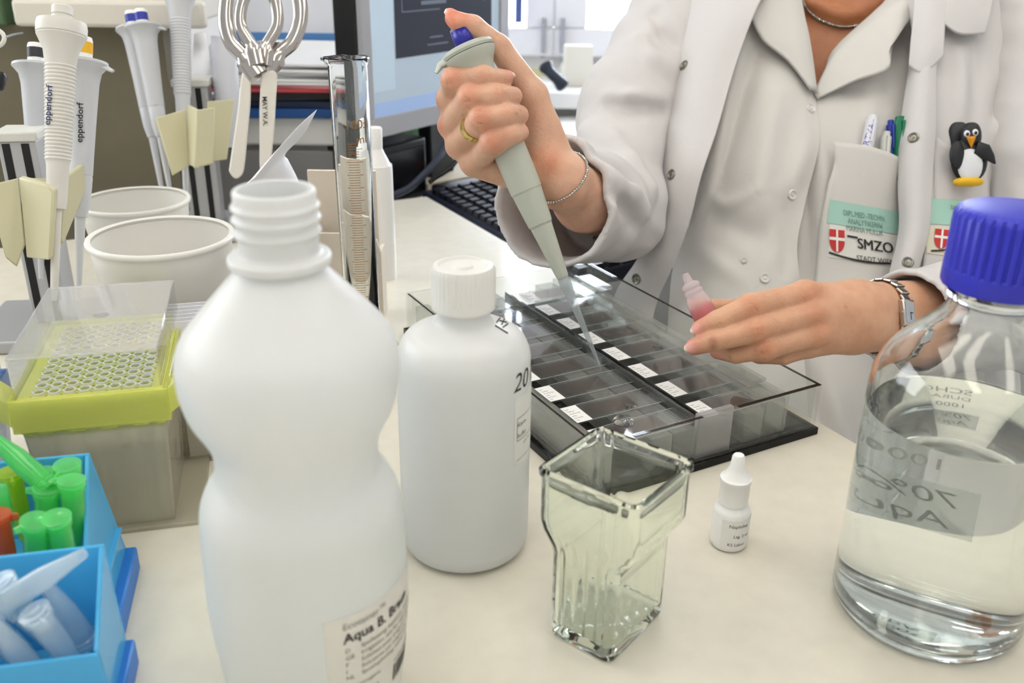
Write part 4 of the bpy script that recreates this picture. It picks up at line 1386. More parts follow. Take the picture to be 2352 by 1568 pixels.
stand(-8, 76, 302, 80, 'aluminium pipette stand with cream brackets at the frame edge', [
    (((-30, 425, 74), (42, 408, 75), (58, 560, 75), (38, 612, 75), (12, 590, 74)), 'bracket_plate'),
    (((42, 408, 75), (108, 428, 73.6), (122, 440, 73.6), (112, 598, 73.6), (60, 592, 75)), 'bracket_plate'),
    (((150, 410, 76.5), (198, 372, 79), (196, 440, 79), (146, 562, 76.5), (140, 545, 76)), 'bracket_plate'),
    (((42, 408, 75), (148, 410, 77), (146, 425, 77), (106, 430, 73.8)), 'bracket_shelf')])
stand(400, 472, 182, 110, 'aluminium pipette stand with cream brackets beside the tongs', [
    (((358, 270, 103), (428, 250, 105), (436, 380, 105), (398, 402, 103.5)), 'bracket_plate'),
    (((428, 240, 105), (452, 252, 102), (448, 385, 102), (432, 378, 105)), 'bracket_plate'),
    (((450, 252, 102), (494, 246, 103), (490, 375, 103), (446, 386, 102)), 'bracket_front'),
    (((478, 232, 107), (540, 228, 109), (522, 366, 109), (478, 372, 107)), 'bracket_plate')])

# steel tongs with white handles
steel = mat('polished_steel', 'b9b4b0', rough=.12, metal=1)
tg = thing('flask_tongs', 'polished steel tongs with white plastic handles hanging beside the far stand', 'tongs', at(592, 390, 92))
Zt = 92


def outline(pts, n=80):
    P = np.array(pts + [pts[0]], float)
    return crom(P, n)[:-1]


for sgn, hnd in ((-1, [(575, 168), (556, 168), (545, 260), (528, 375), (527, 395), (540, 410), (555, 403), (562, 380), (570, 300), (576, 230)]), (1, [(600, 168), (634, 166), (634, 230), (628, 320), (618, 392), (598, 392), (596, 330), (596, 240)])):
    # head: flat plate, outer hoop and inner hoop
    hoop = [(593, 175), (560, 130), (530, 95), (518, 40), (528, -30), (560, -75)] if sgn < 0 else [(600, 175), (640, 125), (672, 95), (690, 40), (680, -30), (650, -75)]
    inn = [(590, 150), (578, 105), (553, 60), (556, 10), (580, -40)] if sgn < 0 else [(604, 150), (612, 105), (636, 60), (634, 10), (615, -40)]
    G().sweep([at(x, y, Zt + sgn * .5) for x, y in crom(hoop, 30)], [1.1 if i < 6 else .75 for i in range(30)], 12, flat=.45, hint=tuple(FW)).obj('outer_hoop', steel, tg)
    G().sweep([at(x, y, Zt - .4 + sgn * .3) for x, y in crom(inn, 24)], [.9 if i < 6 else .6 for i in range(24)], 12, flat=.5, hint=tuple(FW)).obj('inner_hoop', steel, tg)
    pl4 = [(556, 100), (600, 92), (606, 168), (560, 172)] if sgn < 0 else [(590, 92), (645, 96), (638, 168), (592, 172)]
    f = [at(x, y, Zt + sgn * .35) for x, y in pl4]
    vs = f + [p + FW * .25 for p in f]
    G().add(vs, [(0, 1, 2, 3), (7, 6, 5, 4)] + [(i, i + 4, (i + 1) % 4 + 4, (i + 1) % 4) for i in range(4)]).obj('blade', steel, tg, bevel=.06)
    O_ = outline(hnd, 40)
    k = len(O_)
    vs = [at(x, y, Zt - .6 + sgn * .1) for x, y in O_] + [at(x, y, Zt + .5 + sgn * .1) for x, y in O_]
    h_ = G().add(vs, [tuple(range(k)), tuple(range(k, 2 * k))[::-1]] + [(i, i + k, (i + 1) % k + k, (i + 1) % k) for i in range(k)]).obj('handle', mat('tong_handle_white', 'd6d2c8', rough=.45), tg, bevel=.15)
    if sgn < 0:
        hc = at(543, 386, Zt - .65)
        G().lathe([(.2, -.02), (.38, -.02), (.38, .06), (.2, .06), (.2, -.02)], frame(hc, FW), 20, False, False).obj('eyelet', mat('tong_handle_white', 'd6d2c8'), h_)
        G().lathe([(.22, 0), (.22, .03)], frame(hc, FW), 16).obj('eyelet_hole', mat('eyelet_dark', '6b6862', rough=.8), h_)
    else:
        sv_ = G().grid([[at(x, y, Zt - .5) for x in (590, 640)] for y in (160, 400)]).bvh()
        letter_on('handle_lettering', 'MAY W.A.', sv_, (603, 222), (0.03 * 16, 16), (17, -.5), ink, h_, size=.95, bold=.004, off=.12)
G().lathe([(.0, -.5), (.35, -.5), (.45, -.3), (.45, .6)], frame(at(594, 133, Zt - .3), FW), 20, True, True).obj('pivot', steel, tg)

# things behind the pipettes
p0, p1 = at(60, 78, 112), at(478, 60, 112)
sb2 = thing('shelf_box', 'cream storage box along the top behind the pipettes', 'box', (p0.x, p0.y, 24))
G().box(p0.x, at(395, 60, 112).x, 119.5, 145, 24, 24 + 22).obj('box_body', mat('cream_box', 'ddd8cc', rough=.6), sb2, bevel=.4)
zlid = at(200, 75, 112).z
G().box(p0.x - 1.5, at(470, 60, 112).x, 117.5, 119.4, 24.1, 27.2).obj('box_flap', mat('cream_box', 'ddd8cc'), sb2, bevel=.5)
p = at(20, 20, 118)
tag(G().box(p.x - 24, p.x + 2.2, 119, 140, 24, 50).obj('green_binder', mat('green_binder', '4f6a4a', rough=.6), loc=(p.x - 10, 125, 24), bevel=.3), 'dark green binder box at the top corner behind the pipettes', 'binder')
pw_ = at(515, 150, 112)
pb2 = thing('white_canister', 'bluish white canister standing behind the steel tongs', 'canister', (pw_.x, pw_.y, zu))
G().lathe([(1.5, zu), (1.55, zu + .3), (1.55, at(515, 105, 112).z), (1.2, at(515, 96, 112).z), (1.2, at(515, 78, 112).z), (0, at(515, 78, 112).z)], Matrix.Translation((pw_.x, pw_.y, 0)), 36, cap1=False).obj('canister_body', mat('canister_white', 'd3d5de', rough=.4), pb2)
pq = [[at(446, 78, 116), at(468, 74, 116), at(472, 76, 116)], [at(440, 190, 113), at(476, 190, 113), at(490, 196, 113)]]
sh_ = G().grid([[Vector(x) for x in r] for r in pq])
tag(sh_.obj('note_sheet', mat('paper_white', 'f2f2f4'), loc=pq[1][0], solid=.05), 'white note sheet leaning behind the far stand', 'paper')
# clamp arm reaching in at the frame edge
ck = thing('clamp_arm', 'white looped clamp arm with a black knob at the frame edge', 'clamp', at(-20, 120, 78))
lp = [at(-14 + 24 * math.cos(a), 88 + 20 * math.sin(a), 78) for a in [i * math.pi / 12 for i in range(24)]]
G().sweep(lp, .18, 10, closed=True).obj('loop', mat('cap_white', 'dad9d2'), ck)
G().sweep([at(12, 86, 78), at(30, 80, 79), at(52, 76, 80)], [.14, .12, .1], 8).obj('wire', mat('clip_grey', '6d6d70'), ck)
G().lathe([(.5, 0), (.62, .2), (.62, 1.2), (.4, 1.5)], frame(at(-10, 205, 78), at(2, 160, 78) - at(-10, 205, 78)), 20).obj('knob', mat('knob_black', '1b1c22', rough=.35), ck)
G().sweep([at(-30, 205, 79), at(-22, 150, 79), at(-16, 106, 78.4)], .3, 10).obj('arm', mat('knob_black', '1b1c22'), ck)

# ------------------------------------------------------------------ the person: body field
def A3(*q): return np.array(at(*q))


skin, nt_, N_, L_, b_ = _new('skin')
MATS['skin'] = skin
ca_ = N_.new('ShaderNodeVertexColor'); ca_.layer_name = 'tone'
nz_ = N_.new('ShaderNodeTexNoise'); nz_.inputs['Scale'].default_value = 55; nz_.inputs['Detail'].default_value = 5
tc_ = N_.new('ShaderNodeTexCoord'); L_.new(tc_.outputs['Object'], nz_.inputs['Vector'])
hs_ = N_.new('ShaderNodeMix'); hs_.data_type = 'RGBA'; hs_.blend_type = 'MULTIPLY'
rp_ = N_.new('ShaderNodeValToRGB')
rp_.color_ramp.elements[0].color = (.86, .78, .74, 1); rp_.color_ramp.elements[1].color = (1, 1, 1, 1)
rp_.color_ramp.elements[0].position = .35; rp_.color_ramp.elements[1].position = .62
L_.new(nz_.outputs['Fac'], rp_.inputs['Fac'])
hs_.inputs[0].default_value = .8
L_.new(ca_.outputs['Color'], hs_.inputs[6]); L_.new(rp_.outputs['Color'], hs_.inputs[7])
L_.new(hs_.outputs[2], b_.inputs['Base Color'])
b_.inputs['Roughness'].default_value = .46
b_.inputs['Subsurface Weight'].default_value = .22
b_.inputs['Subsurface Radius'].default_value = (1.0, .35, .18)
b_.inputs['Subsurface Scale'].default_value = .004
n2_ = N_.new('ShaderNodeTexVoronoi'); n2_.inputs['Scale'].default_value = 520
L_.new(tc_.outputs['Object'], n2_.inputs['Vector'])
n3_ = N_.new('ShaderNodeTexNoise'); n3_.inputs['Scale'].default_value = 160; n3_.inputs['Detail'].default_value = 6
L_.new(tc_.outputs['Object'], n3_.inputs['Vector'])
ad_ = N_.new('ShaderNodeMath'); L_.new(n2_.outputs['Distance'], ad_.inputs[0]); L_.new(n3_.outputs['Fac'], ad_.inputs[1])
bp_ = N_.new('ShaderNodeBump'); bp_.inputs['Strength'].default_value = .25; bp_.inputs['Distance'].default_value = .0006
L_.new(ad_.outputs[0], bp_.inputs['Height']); L_.new(bp_.outputs['Normal'], b_.inputs['Normal'])

# held pipette axis
PT, PB = at(1052, 62, 71.0), at(1377, 838, 74.4)
PAX = (PB - PT).normalized()
PLEN = (PB - PT).length


def finger(F, pts, rad, kk=.22, base_k=.5):
    P = [A3(*q) for q in pts]
    for i in range(len(P) - 1):
        F.cone(P[i], P[i + 1], rad[i], rad[i + 1], base_k if i == 0 else kk)
    return P


H1 = Field()         # hand holding the pipette
wr = A3(1292, 418, 75.2)
mcp = [A3(1036, 232, 74.2), A3(1034, 288, 74.4), A3(1052, 336, 74.6), A3(1090, 374, 74.8)]
cm = [A3(1255, 352, 75.4), A3(1252, 375, 75.7), A3(1250, 395, 75.9), A3(1248, 412, 75.7)]
for m_, c_, r in zip(mcp, cm, (1.0, 1.0, .98, .95)):
    H1.cone(m_, c_, r, 1.35, .9)
H1.cone(cm[0], wr, 1.7, 1.95, 1.0)
H1.cone(cm[3], wr, 1.6, 1.95, 1.0)
H1.ball(A3(1258, 372, 74.0), 1.25, 1.0)                     # heel of the palm
H1.ball(A3(1222, 405, 74.6), 1.2, .8)
fa = [wr, A3(1342, 462, 79.5), A3(1404, 486, 90.5)]
H1.cone(A3(1280, 395, 74.8), A3(1338, 445, 78.2), 1.55, 1.9, .8)
H1.cone(wr, fa[1], 1.95, 2.45, 1.0)
H1.cone(fa[1], fa[2], 2.45, 2.8, 1.0)
# thumb: base muscle, then along the pipette to the button
th_ = [A3(1258, 330, 74.6), A3(1222, 218, 73.6), A3(1146, 108, 72.2), A3(1086, 62, 71.4), A3(1040, 42, 70.8)]
H1.cone(th_[0], th_[1], 1.5, 1.22, .8)
H1.cone(th_[1], th_[2], 1.18, .92, .5)
H1.cone(th_[2], th_[3], .92, .86, .3)
H1.cone(th_[3], th_[4], .86, .62, .3)
H1.ball(A3(1050, 54, 70.6), .6, .4)
H1.cone(A3(1205, 240, 74.2), A3(1120, 215, 75.0), 1.0, .8, .9)   # web to the index side
H1.cone(A3(1240, 300, 74.8), A3(1100, 300, 75.6), 1.3, 1.0, 1.0)
f_i = finger(H1, [(1036, 232, 74.2), (1042, 184, 71.0), (1110, 176, 70.3), (1158, 181, 71.0)], [.95, .93, .84, .68])
f_m = finger(H1, [(1034, 288, 74.4), (1080, 226, 70.5), (1144, 220, 70.0), (1178, 221, 71.2)], [.98, .96, .88, .74], .16, .25)
f_r = finger(H1, [(1052, 336, 74.6), (1106, 275, 70.4), (1164, 264, 70.0), (1192, 264, 71.3)], [.98, .96, .88, .76], .16, .25)
f_p = finger(H1, [(1090, 374, 74.8), (1132, 328, 70.7), (1172, 308, 70.4), (1194, 304, 71.4)], [.98, .92, .84, .7], .16, .25)
for f_ in (f_i, f_m, f_r, f_p):                               # knuckle swell
    H1.ball(f_[1] * .97 + f_[2] * .03, .97, .35)
H1.ball(A3(1005 + 24, 228, 73.4), .95, .4)
H1.cone(f_p[0], A3(1180, 398, 74.6), .95, 1.15, .8)

H2 = Field()         # hand holding the vial
w2 = A3(1985, 722, 72.6)
m2 = [A3(1848, 676, 70.6), A3(1868, 720, 70.2), A3(1872, 765, 70.4), A3(1858, 795, 71.2)]
c2_ = [A3(1955, 692, 71.9), A3(1960, 715, 71.7), A3(1960, 742, 71.8), A3(1955, 765, 72.3)]
for m_, c_, r in zip(m2, c2_, (.98, 1.0, .98, .9)):
    H2.cone(m_, c_, r, 1.45, .9)
for c_ in c2_: H2.cone(c_, w2 + (c_ - c2_[1]) * .6, 1.45, 1.6, 1.0)
H2.cone(A3(1985, 700, 72.4), A3(2110, 706, 77.5), 1.75, 2.3, 1.0)
H2.cone(A3(1985, 748, 72.6), A3(2110, 770, 77.5), 1.75, 2.3, 1.0)
H2.cone(A3(2110, 738, 77.5), A3(2330, 730, 87), 2.7, 3.6, 1.0)
g_i = finger(H2, [(1848, 676, 70.6), (1722, 704, 69.2), (1648, 738, 69.2), (1608, 755, 69.6)], [1.0, .93, .81, .66])
g_m = finger(H2, [(1868, 720, 70.2), (1735, 758, 68.9), (1640, 783, 68.9), (1594, 796, 69.4)], [1.0, .92, .79, .64], .16, .3)
g_r = finger(H2, [(1872, 765, 70.4), (1755, 800, 69.3), (1690, 812, 70.2), (1648, 806, 71.2)], [.98, .86, .74, .62], .16, .3)
g_p = finger(H2, [(1858, 795, 71.2), (1800, 818, 71.2), (1745, 818, 72.2), (1705, 808, 73.0)], [.85, .66, .58, .5], .16, .3)
for f_ in (g_i, g_m, g_r):
    H2.ball(f_[1] + np.array(FW) * .02, .9, .35)
    H2.ball(f_[0] * .9 + (f_[0] - np.array(FW) * .5) * .1, 1.02, .4)
t2 = [A3(1940, 705, 74.2), A3(1800, 712, 74.4), A3(1690, 712, 73.4), A3(1604, 703, 71.9)]
H2.cone(t2[0], t2[1], 1.4, 1.15, .7); H2.cone(t2[1], t2[2], 1.1, .85, .4); H2.cone(t2[2], t2[3], .85, .6, .3)

# nails: thin raised plates at the finger ends
NAILS = []


def nail(F, tip, prev, out, L=.95, W=.45):
    d = tip - prev; d /= np.linalg.norm(d)
    o = np.array(out, float); o -= d * (o @ d); o /= np.linalg.norm(o)
    s_ = np.cross(d, o)
    c = tip + o * .46 + d * .22
    F.ell(c, np.array([d, s_, o]), np.array([L * .62, W, .17]), .1)
    NAILS.append((c + d * .1, .62, c + d * (L * .52)))


FWn, UPn, RTn = np.array(FW), -np.array(IDN), np.array(IR)
nail(H1, f_i[-1], f_i[-2], RTn * .2 + UPn * .5 - FWn * .6)
nail(H1, th_[-1], th_[-2], UPn * .7 - RTn * .9 - FWn * .1, .9, .5)
nail(H2, g_i[-1], g_i[-2], -FWn * .5 - RTn * .55 - UPn * .1, .85, .42)
nail(H2, g_m[-1], g_m[-2], -FWn * .5 - RTn * .5 - UPn * .1, .85, .42)
nail(H2, t2[-1], t2[-2], -RTn * .9 + UPn * .2 - FWn * .2, .8, .4)
# skin creases over the finger joints
def creases(F, f_, n=2, depth=.04, toward=-1):
    for j in (1, 2):
        d = f_[j + 1] - f_[j] if j < len(f_) - 1 else f_[j] - f_[j - 1]
        d = d / np.linalg.norm(d)
        s_ = np.cross(d, FWn); s_ /= np.linalg.norm(s_)
        o = np.cross(s_, d); o = o if o @ FWn < 0 else -o
        for q in range(n):
            c = f_[j] + d * (q - (n - 1) / 2) * .24 + o * (.86 if j == 1 else .76)
            F.cone(c - s_ * .5, c + s_ * .5, depth, depth, .1, 's')


for f_ in (g_i, g_m, g_r): creases(H2, f_)
creases(H1, f_m, 2, .05); creases(H1, f_i, 2, .05); creases(H1, f_r, 2, .05)

T0 = Field()         # neck, chest and shoulders under the clothes
T0.cone(A3(1950, -330, 112), A3(1945, 20, 110), 5.6, 6.2, 2)
T0.ell(A3(1940, 230, 112), np.array([RTn, UPn, FWn]), np.array([15, 16, 8.5]), 3)
T0.cone(A3(1620, 30, 112), A3(2330, 30, 112), 6, 6, 4)
T0.cone(A3(1940, 300, 113), np.array((44.0, 108.0, -20.0)), 10, 11, 5)
T0.cone(A3(1640, 20, 110), A3(1450, 240, 101), 4.5, 3.0, 2)
T0.cone(A3(1450, 240, 101), A3(1412, 486, 92.5), 3.0, 2.8, 2)
T0.cone(A3(2330, 20, 108), A3(2400, 700, 91), 4.5, 3.8, 2)
T0.cone(A3(1412, 486, 92.5), A3(1404, 486, 90.5), 2.8, 2.7, 2)
T0.cone(A3(2400, 700, 91), A3(2330, 730, 87), 3.8, 3.6, 2)
T0.ell(A3(1950, -560, 108), np.array([RTn, UPn, FWn]), np.array([7.4, 10, 9]), 2)   # head above the frame
T0.cone(A3(1948, -640, 98.5), A3(1948, -560, 97.5), .9, 1.2, 1)
for sx in (-1, 1): T0.ell(A3(1950 + sx * 165, -560, 108), np.array([RTn, UPn, FWn]), np.array([.8, 2.6, 1.6]), .6)
# collar bones
T0.cone(A3(1930, 35, 103.6), A3(1800, -20, 104.5), .7, .6, 1.2)
T0.cone(A3(1960, 35, 103.6), A3(2090, -20, 104.5), .7, .6, 1.2)

parts_ = []
for F_, h_, it in ((H1, .115, 2), (H2, .115, 2), (T0, .55, 2)):
    V_, Q_ = F_.mesh(h_)
    parts_.append((relax(V_, Q_, it), Q_))
off_, VV, QQ = 0, [], []
for V_, Q_ in parts_:
    VV.append(V_); QQ.append(Q_ + off_); off_ += len(V_)
VV, QQ = np.concatenate(VV), np.concatenate(QQ)
person = raw_obj('person', VV, QQ, skin, loc=A3(1900, 1050, 104))
tag(person, 'person in white lab clothes pipetting with one hand and holding a vial in the other', 'person')
tone = np.tile(np.array(lin('ddb196')[:3]), (len(VV), 1))
nt1 = len(parts_[0][0]); nt2 = nt1 + len(parts_[1][0])


def paint(c, r, col, w=1.0, lo=0, hi=None):
    d = np.linalg.norm(VV - c, axis=1) / r
    a = np.clip(1 - d, 0, 1)[:, None]
    a = (a * a * (3 - 2 * a)) * w
    tone[:] = tone * (1 - a) + np.array(lin(col)[:3]) * a


tone[nt2:] = np.array(lin('b9784f')[:3])
tone[nt1:nt2] = np.array(lin('d8a888')[:3])
for f_ in (f_i, f_m, f_r, f_p):
    paint(f_[1] - FWn * .7, 1.5, 'd58a6c', .8); paint(f_[2] - FWn * .7, 1.0, 'd9967a', .5); paint(f_[-1], 1.0, 'd98f7a', .6)
paint(th_[-1], 2.2, 'e27d5e', .95); paint(A3(1258, 372, 73), 2.2, 'd98a66', .7)
paint(A3(1010, 230, 73.6), 1.2, 'cf8468', .7); paint(A3(1008, 290, 73.8), 1.2, 'cf8468', .7)
for f_ in (g_i, g_m, g_r):
    paint(f_[1] - FWn * .7, 1.3, 'cf8a68', .8); paint(f_[0] - FWn * .8, 1.6, 'd28f6c', .6); paint(f_[-1], 1.5, 'cf8578', .8)
for c, r, tipc in NAILS:
    paint(c, r * 1.1, 'e3a79d', 1.6); paint(tipc, .36, 'f0e2d2', 1.8)
for q, r in (((1937, 640, 69), .25), ((1775, 672, 68.4), .22), ((1635, 782, 68), .3), ((1638, 798, 68.2), .28), ((1940, 706, 70), .16)):
    paint(A3(*q), r * 2, '9a5f45', .7)
at_ = person.data.color_attributes.new('tone', 'FLOAT_COLOR', 'POINT')
at_.data.foreach_set('color', np.concatenate([np.clip(tone, 0, 1), np.ones((len(tone), 1))], 1).ravel())

# ------------------------------------------------------------------ clothes
cloth = mat('white_coat_cloth', 'dcd9d8', rough=.85, bump=(420, .12), trl=.12, spec=.2)
cloth2 = mat('white_tunic_cloth', 'dddad5', rough=.85, bump=(420, .12), trl=.10, spec=.2)
rng = np.random.RandomState(3)


def folds(P, amp=.35, sc=.16, seed=0):
    """soft drape relief"""
    r = np.random.RandomState(seed)
    v = np.zeros(P.shape[:-1])
    for i in range(5):
        k = r.normal(size=3); k /= np.linalg.norm(k)
        k *= sc * (1 + .7 * i)
        v += np.sin(P @ (k * 2 * np.pi) + r.uniform(0, 6.28) + 1.3 * np.sin(P @ (np.roll(k, 1) * 3.1))) / (1 + .8 * i)
    return amp * v / 2.2


C0 = Field()
sh1, el1, cf1 = A3(1622, -40, 107.5), A3(1408, 486, 91.5), A3(1268, 458, 78.2)
C0.cone(sh1, A3(1448, 240, 99.5), 6.6, 4.9, 3)
C0.cone(A3(1448, 240, 99.5), el1, 4.9, 4.4, 3)
md1 = A3(1352, 474, 85)
C0.cone(el1, md1, 4.4, 4.7, 3)
cx_ = cf1 - md1; cx_ /= np.linalg.norm(cx_)
C0.cone(md1, cf1 + cx_ * 4, 4.8, 6.1, 2)
sh2, el2, cf2 = A3(2345, -30, 106), A3(2430, 700, 92), A3(2078, 738, 75.9)
C0.cone(sh2, el2, 7.4, 6.2, 3)
C0.cone(el2, cf2 + (cf2 - el2) * .12, 5.8, 4.1, 3)
C0.cone(A3(1640, 20, 112), A3(2320, 20, 112), 8.0, 8.0, 4)
hipc = np.array((44.0, 108.0, -20.0))
side_v = np.array((.482, -.876, 0.0)); fwd_v = np.array((-.876, -.482, 0.0))
C0.cone(A3(1740, 60, 116), hipc - side_v * 8, 11, 13, 5)
C0.cone(A3(2160, 60, 116), hipc + side_v * 8, 11, 13, 5)
C0.cone(hipc - side_v * 9, hipc - side_v * 9 + fwd_v * 9 + np.array((0, 0, -2)), 12, 9.5, 5)
C0.cone(hipc + side_v * 9, hipc + side_v * 9 + fwd_v * 9 + np.array((0, 0, -2)), 12, 9.5, 5)
# elbow and cuff creases / ridges seen on the near sleeve
def ridge(pts, r, k, op='u'):
    P = [A3(*q) for q in pts]
    for a, b in zip(P[:-1], P[1:]): C0.cone(a, b, r, r, k, op)


def surf_d(px, py, f=C0, z0=60, z1=118):
    zs = np.linspace(z0, z1, 240)
    v = f.at(np.array([A3(px, py, z) for z in zs]))
    i = np.argmax(v < 0)
    return zs[i] if v[i] < 0 else z1


base_n = list(C0.p)
Cb = Field(); Cb.p = base_n


def ridge_px(pts, r, k, op='u', sink=.0):
    ridge([(x, y, surf_d(x, y, Cb) + sink) for x, y in pts], r, k, op)


ridge_px([(1368, 338), (1400, 360), (1440, 405), (1480, 465)], .5, 1.2, 's')
ridge_px([(1345, 305), (1400, 325), (1455, 372), (1490, 430)], .7, 1.4, 'u', .35)
ridge_px([(1395, 222), (1445, 228), (1515, 232)], .6, 1.3, 'u', .35)
ridge_px([(1462, 98), (1500, 135), (1532, 155)], .5, 1.2, 'u', .3)
ridge_px([(1500, 30), (1530, 75), (1548, 100)], .45, 1.0, 's')
ridge_px([(1405, 245), (1450, 250), (1515, 255)], .45, 1.3, 's')
ridge_px([(1400, 430), (1435, 470), (1460, 510)], .5, 1.3, 's')
ridge_px([(1410, 405), (1450, 440), (1475, 485)], .55, 1.3, 'u', .4)
cf_n, c2n = cx_, (cf2 - el2) / np.linalg.norm(cf2 - el2)
body_c, body_r = A3(1945, 300, 112), 14


def coat_post(v, P):
    v = v + folds(P, .34, .075, 5) + folds(P, .1, .22, 9)
    # cloth is hollow near the cuffs, where one can look in
    dist1 = np.linalg.norm(P - cf1, axis=-1); dist2 = np.linalg.norm(P - cf2, axis=-1)
    hol = np.minimum(-(v + .6), np.maximum(12 - dist1, 8 - dist2))
    sh = np.maximum(v, hol)
    # open cuffs
    d1 = (P - cf1) @ cf_n
    near1 = np.linalg.norm(P - cf1, axis=-1) < 16
    sh = np.where(near1, np.maximum(sh, d1), sh)
    d2 = (P - cf2) @ c2n
    near2 = np.linalg.norm(P - cf2, axis=-1) < 9
    sh = np.where(near2, np.maximum(sh, d2), sh)
    # neck and front opening
    q = P - np.array(CAM)
    z = q @ FWn
    px = 1176 + F_PX * (q @ RTn) / z
    py = 784 + F_PX * (q @ -UPn) / z
    dz = np.minimum(np.minimum(px - 1700, 2130 - px), 600 - py) * z / F_PX
    sh = np.where(z < 114, np.maximum(sh, dz), sh)
    return sh


Vc, Qc = C0.mesh(.3, coat_post)
Vc = relax(Vc, Qc, 2)
coat = raw_obj('lab_coat', Vc, Qc, cloth, person)
coat['label'] = 'open white lab coat worn over a white tunic'
# trousers and shoes below the bench
L0 = Field()
for sg in (-1, 1):
    hp_ = hipc + side_v * sg * 8.5 + np.array((0, 0, -2))
    kn_ = hp_ + fwd_v * 40 + np.array((0, 0, -1))
    an_ = kn_ + np.array((0, 0, -42)) - fwd_v * 6
    L0.cone(hp_, kn_, 8.6, 6.6, 4); L0.cone(kn_, an_, 6.4, 5.0, 4)
    L0.cone(an_ - np.array((0, 0, 0)), an_ + np.array((0, 0, -4)), 5.0, 5.0, 2)
V_, Q_ = L0.mesh(.8)
tr_ = raw_obj('trousers', relax(V_, Q_, 2), Q_, mat('white_trousers', 'd8d6d2', rough=.85), person)
for sg in (-1, 1):
    an_ = hipc + side_v * sg * 8.5 + fwd_v * 34 + np.array((0, 0, -50.5))
    Fs = Field(); Fs.cone(an_ + np.array((0, 0, 3)), an_ + fwd_v * 2, 4.6, 4.4, 3); Fs.cone(an_ - fwd_v * 3, an_ + fwd_v * 15, 4.2, 3.6, 3)
    V_, Q_ = Fs.mesh(.6, lambda v, P: np.maximum(v, -74.9 - P[..., 2]))
    raw_obj('shoe', relax(V_, Q_, 2), Q_, mat('white_clog', 'd9d9d6', rough=.5), person)
st_ = thing('stool', 'round laboratory stool under the seated person', 'stool', (hipc[0], hipc[1], -75))
sM = Matrix.Translation((hipc[0], hipc[1], 0))
G().lathe([(15, -38), (17.5, -37), (18, -35), (17.5, -33.4), (0, -33)], sM, 48, cap1=False).obj('seat', mat('stool_black', '22242a', rough=.6), st_)
G().lathe([(2.4, -72), (2.4, -52), (1.7, -52), (1.7, -38)], sM, 24).obj('column', mat('stool_chrome', 'b8babd', rough=.2, metal=1), st_)
for k in range(5):
    a = 2 * math.pi * k / 5
    G().sweep([Vector((hipc[0], hipc[1], -70)), Vector((hipc[0] + 24 * math.cos(a), hipc[1] + 24 * math.sin(a), -73.4))], [1.8, 1.4], 10).obj('leg', mat('stool_black', '22242a'), st_)
cuff_bvh = None


def cloth_grid(rows, nu, nv, amp=.25, sc=.1, seed=1, extra=None):
    A = np.array([[[*q] for q in r] for r in rows], float)          # px, py, depth
    A = crom(A, nv)
    A = np.swapaxes(crom(np.swapaxes(A, 0, 1), nu), 0, 1)
    P = np.array([[at(*q) for q in r] for r in A])
    d = folds(P, amp, sc, seed)
    if extra is not None: d = d + extra(A)
    P = P + d[..., None] * FWn
    return G().grid([[Vector(q) for q in r] for r in P])


def fold_lines(lines):
    """drape ridges and valleys along the given lines: (points, width, height)"""
    def f(A):
        d = np.zeros(A.shape[:-1])
        for pts, wd, amp in lines:
            P = crom(np.array(pts, float), 40)
            r = np.sqrt(((A[..., None, :2] - P) ** 2).sum(-1))
            i = r.argmin(-1)
            t = i / 39.0
            d += amp * np.exp(-(r.min(-1) / wd) ** 2) * np.sin(np.pi * np.clip(t * .9 + .05, 0, 1)) ** .6
        return d
    return f


# tunic: under panel (with pocket) and overlapping panel
under = cloth_grid([
    [(1880, 205, 97.5), (1905, 160, 98.2), (1960, 100, 99), (2040, 30, 101), (2140, -20, 104), (2260, -20, 107)],
    [(1830, 260, 96.0), (1900, 250, 95.6), (1970, 235, 95.8), (2040, 220, 96.6), (2140, 200, 99), (2260, 200, 103)],
    [(1800, 380, 95.2), (1880, 375, 94.4), (1970, 372, 94.0), (2050, 370, 94.8), (2140, 370, 98), (2260, 370, 102)],
    [(1780, 520, 95.2), (1860, 520, 94.0), (1960, 520, 93.4), (2050, 520, 94.2), (2140, 520, 97), (2260, 520, 102)],
    [(1760, 650, 95.2), (1850, 650, 93.6), (1960, 650, 92.8), (2050, 650, 93.5), (2140, 650, 96), (2260, 650, 101)],
    [(1740, 850, 93), (1840, 850, 91.0), (1950, 850, 90), (2050, 850, 90.6), (2140, 850, 93), (2260, 850, 99)],
    [(1730, 1100, 88), (1830, 1100, 85.5), (1940, 1100, 84.5), (2050, 1100, 85), (2140, 1100, 88), (2260, 1100, 96)]], 100, 120, .2, .06, 7, fold_lines([
        ([(1900, 190), (1960, 210), (2040, 200)], 18, .5), ([(1870, 300), (1890, 420), (1880, 520)], 18, -.5), ([(1850, 420), (1862, 540), (1850, 650)], 16, .6), ([(1990, 200), (2000, 260), (1990, 300)], 18, -.3), ([(1900, 880), (1930, 960), (1960, 1040)], 26, -.8), ([(1860, 850), (1880, 940), (1900, 1030)], 22, .8)]))
tun = under.obj('tunic', cloth2, person, solid=.25, soff=0, sharp=0)
tun['label'] = 'white collared tunic with breast pocket under the coat'
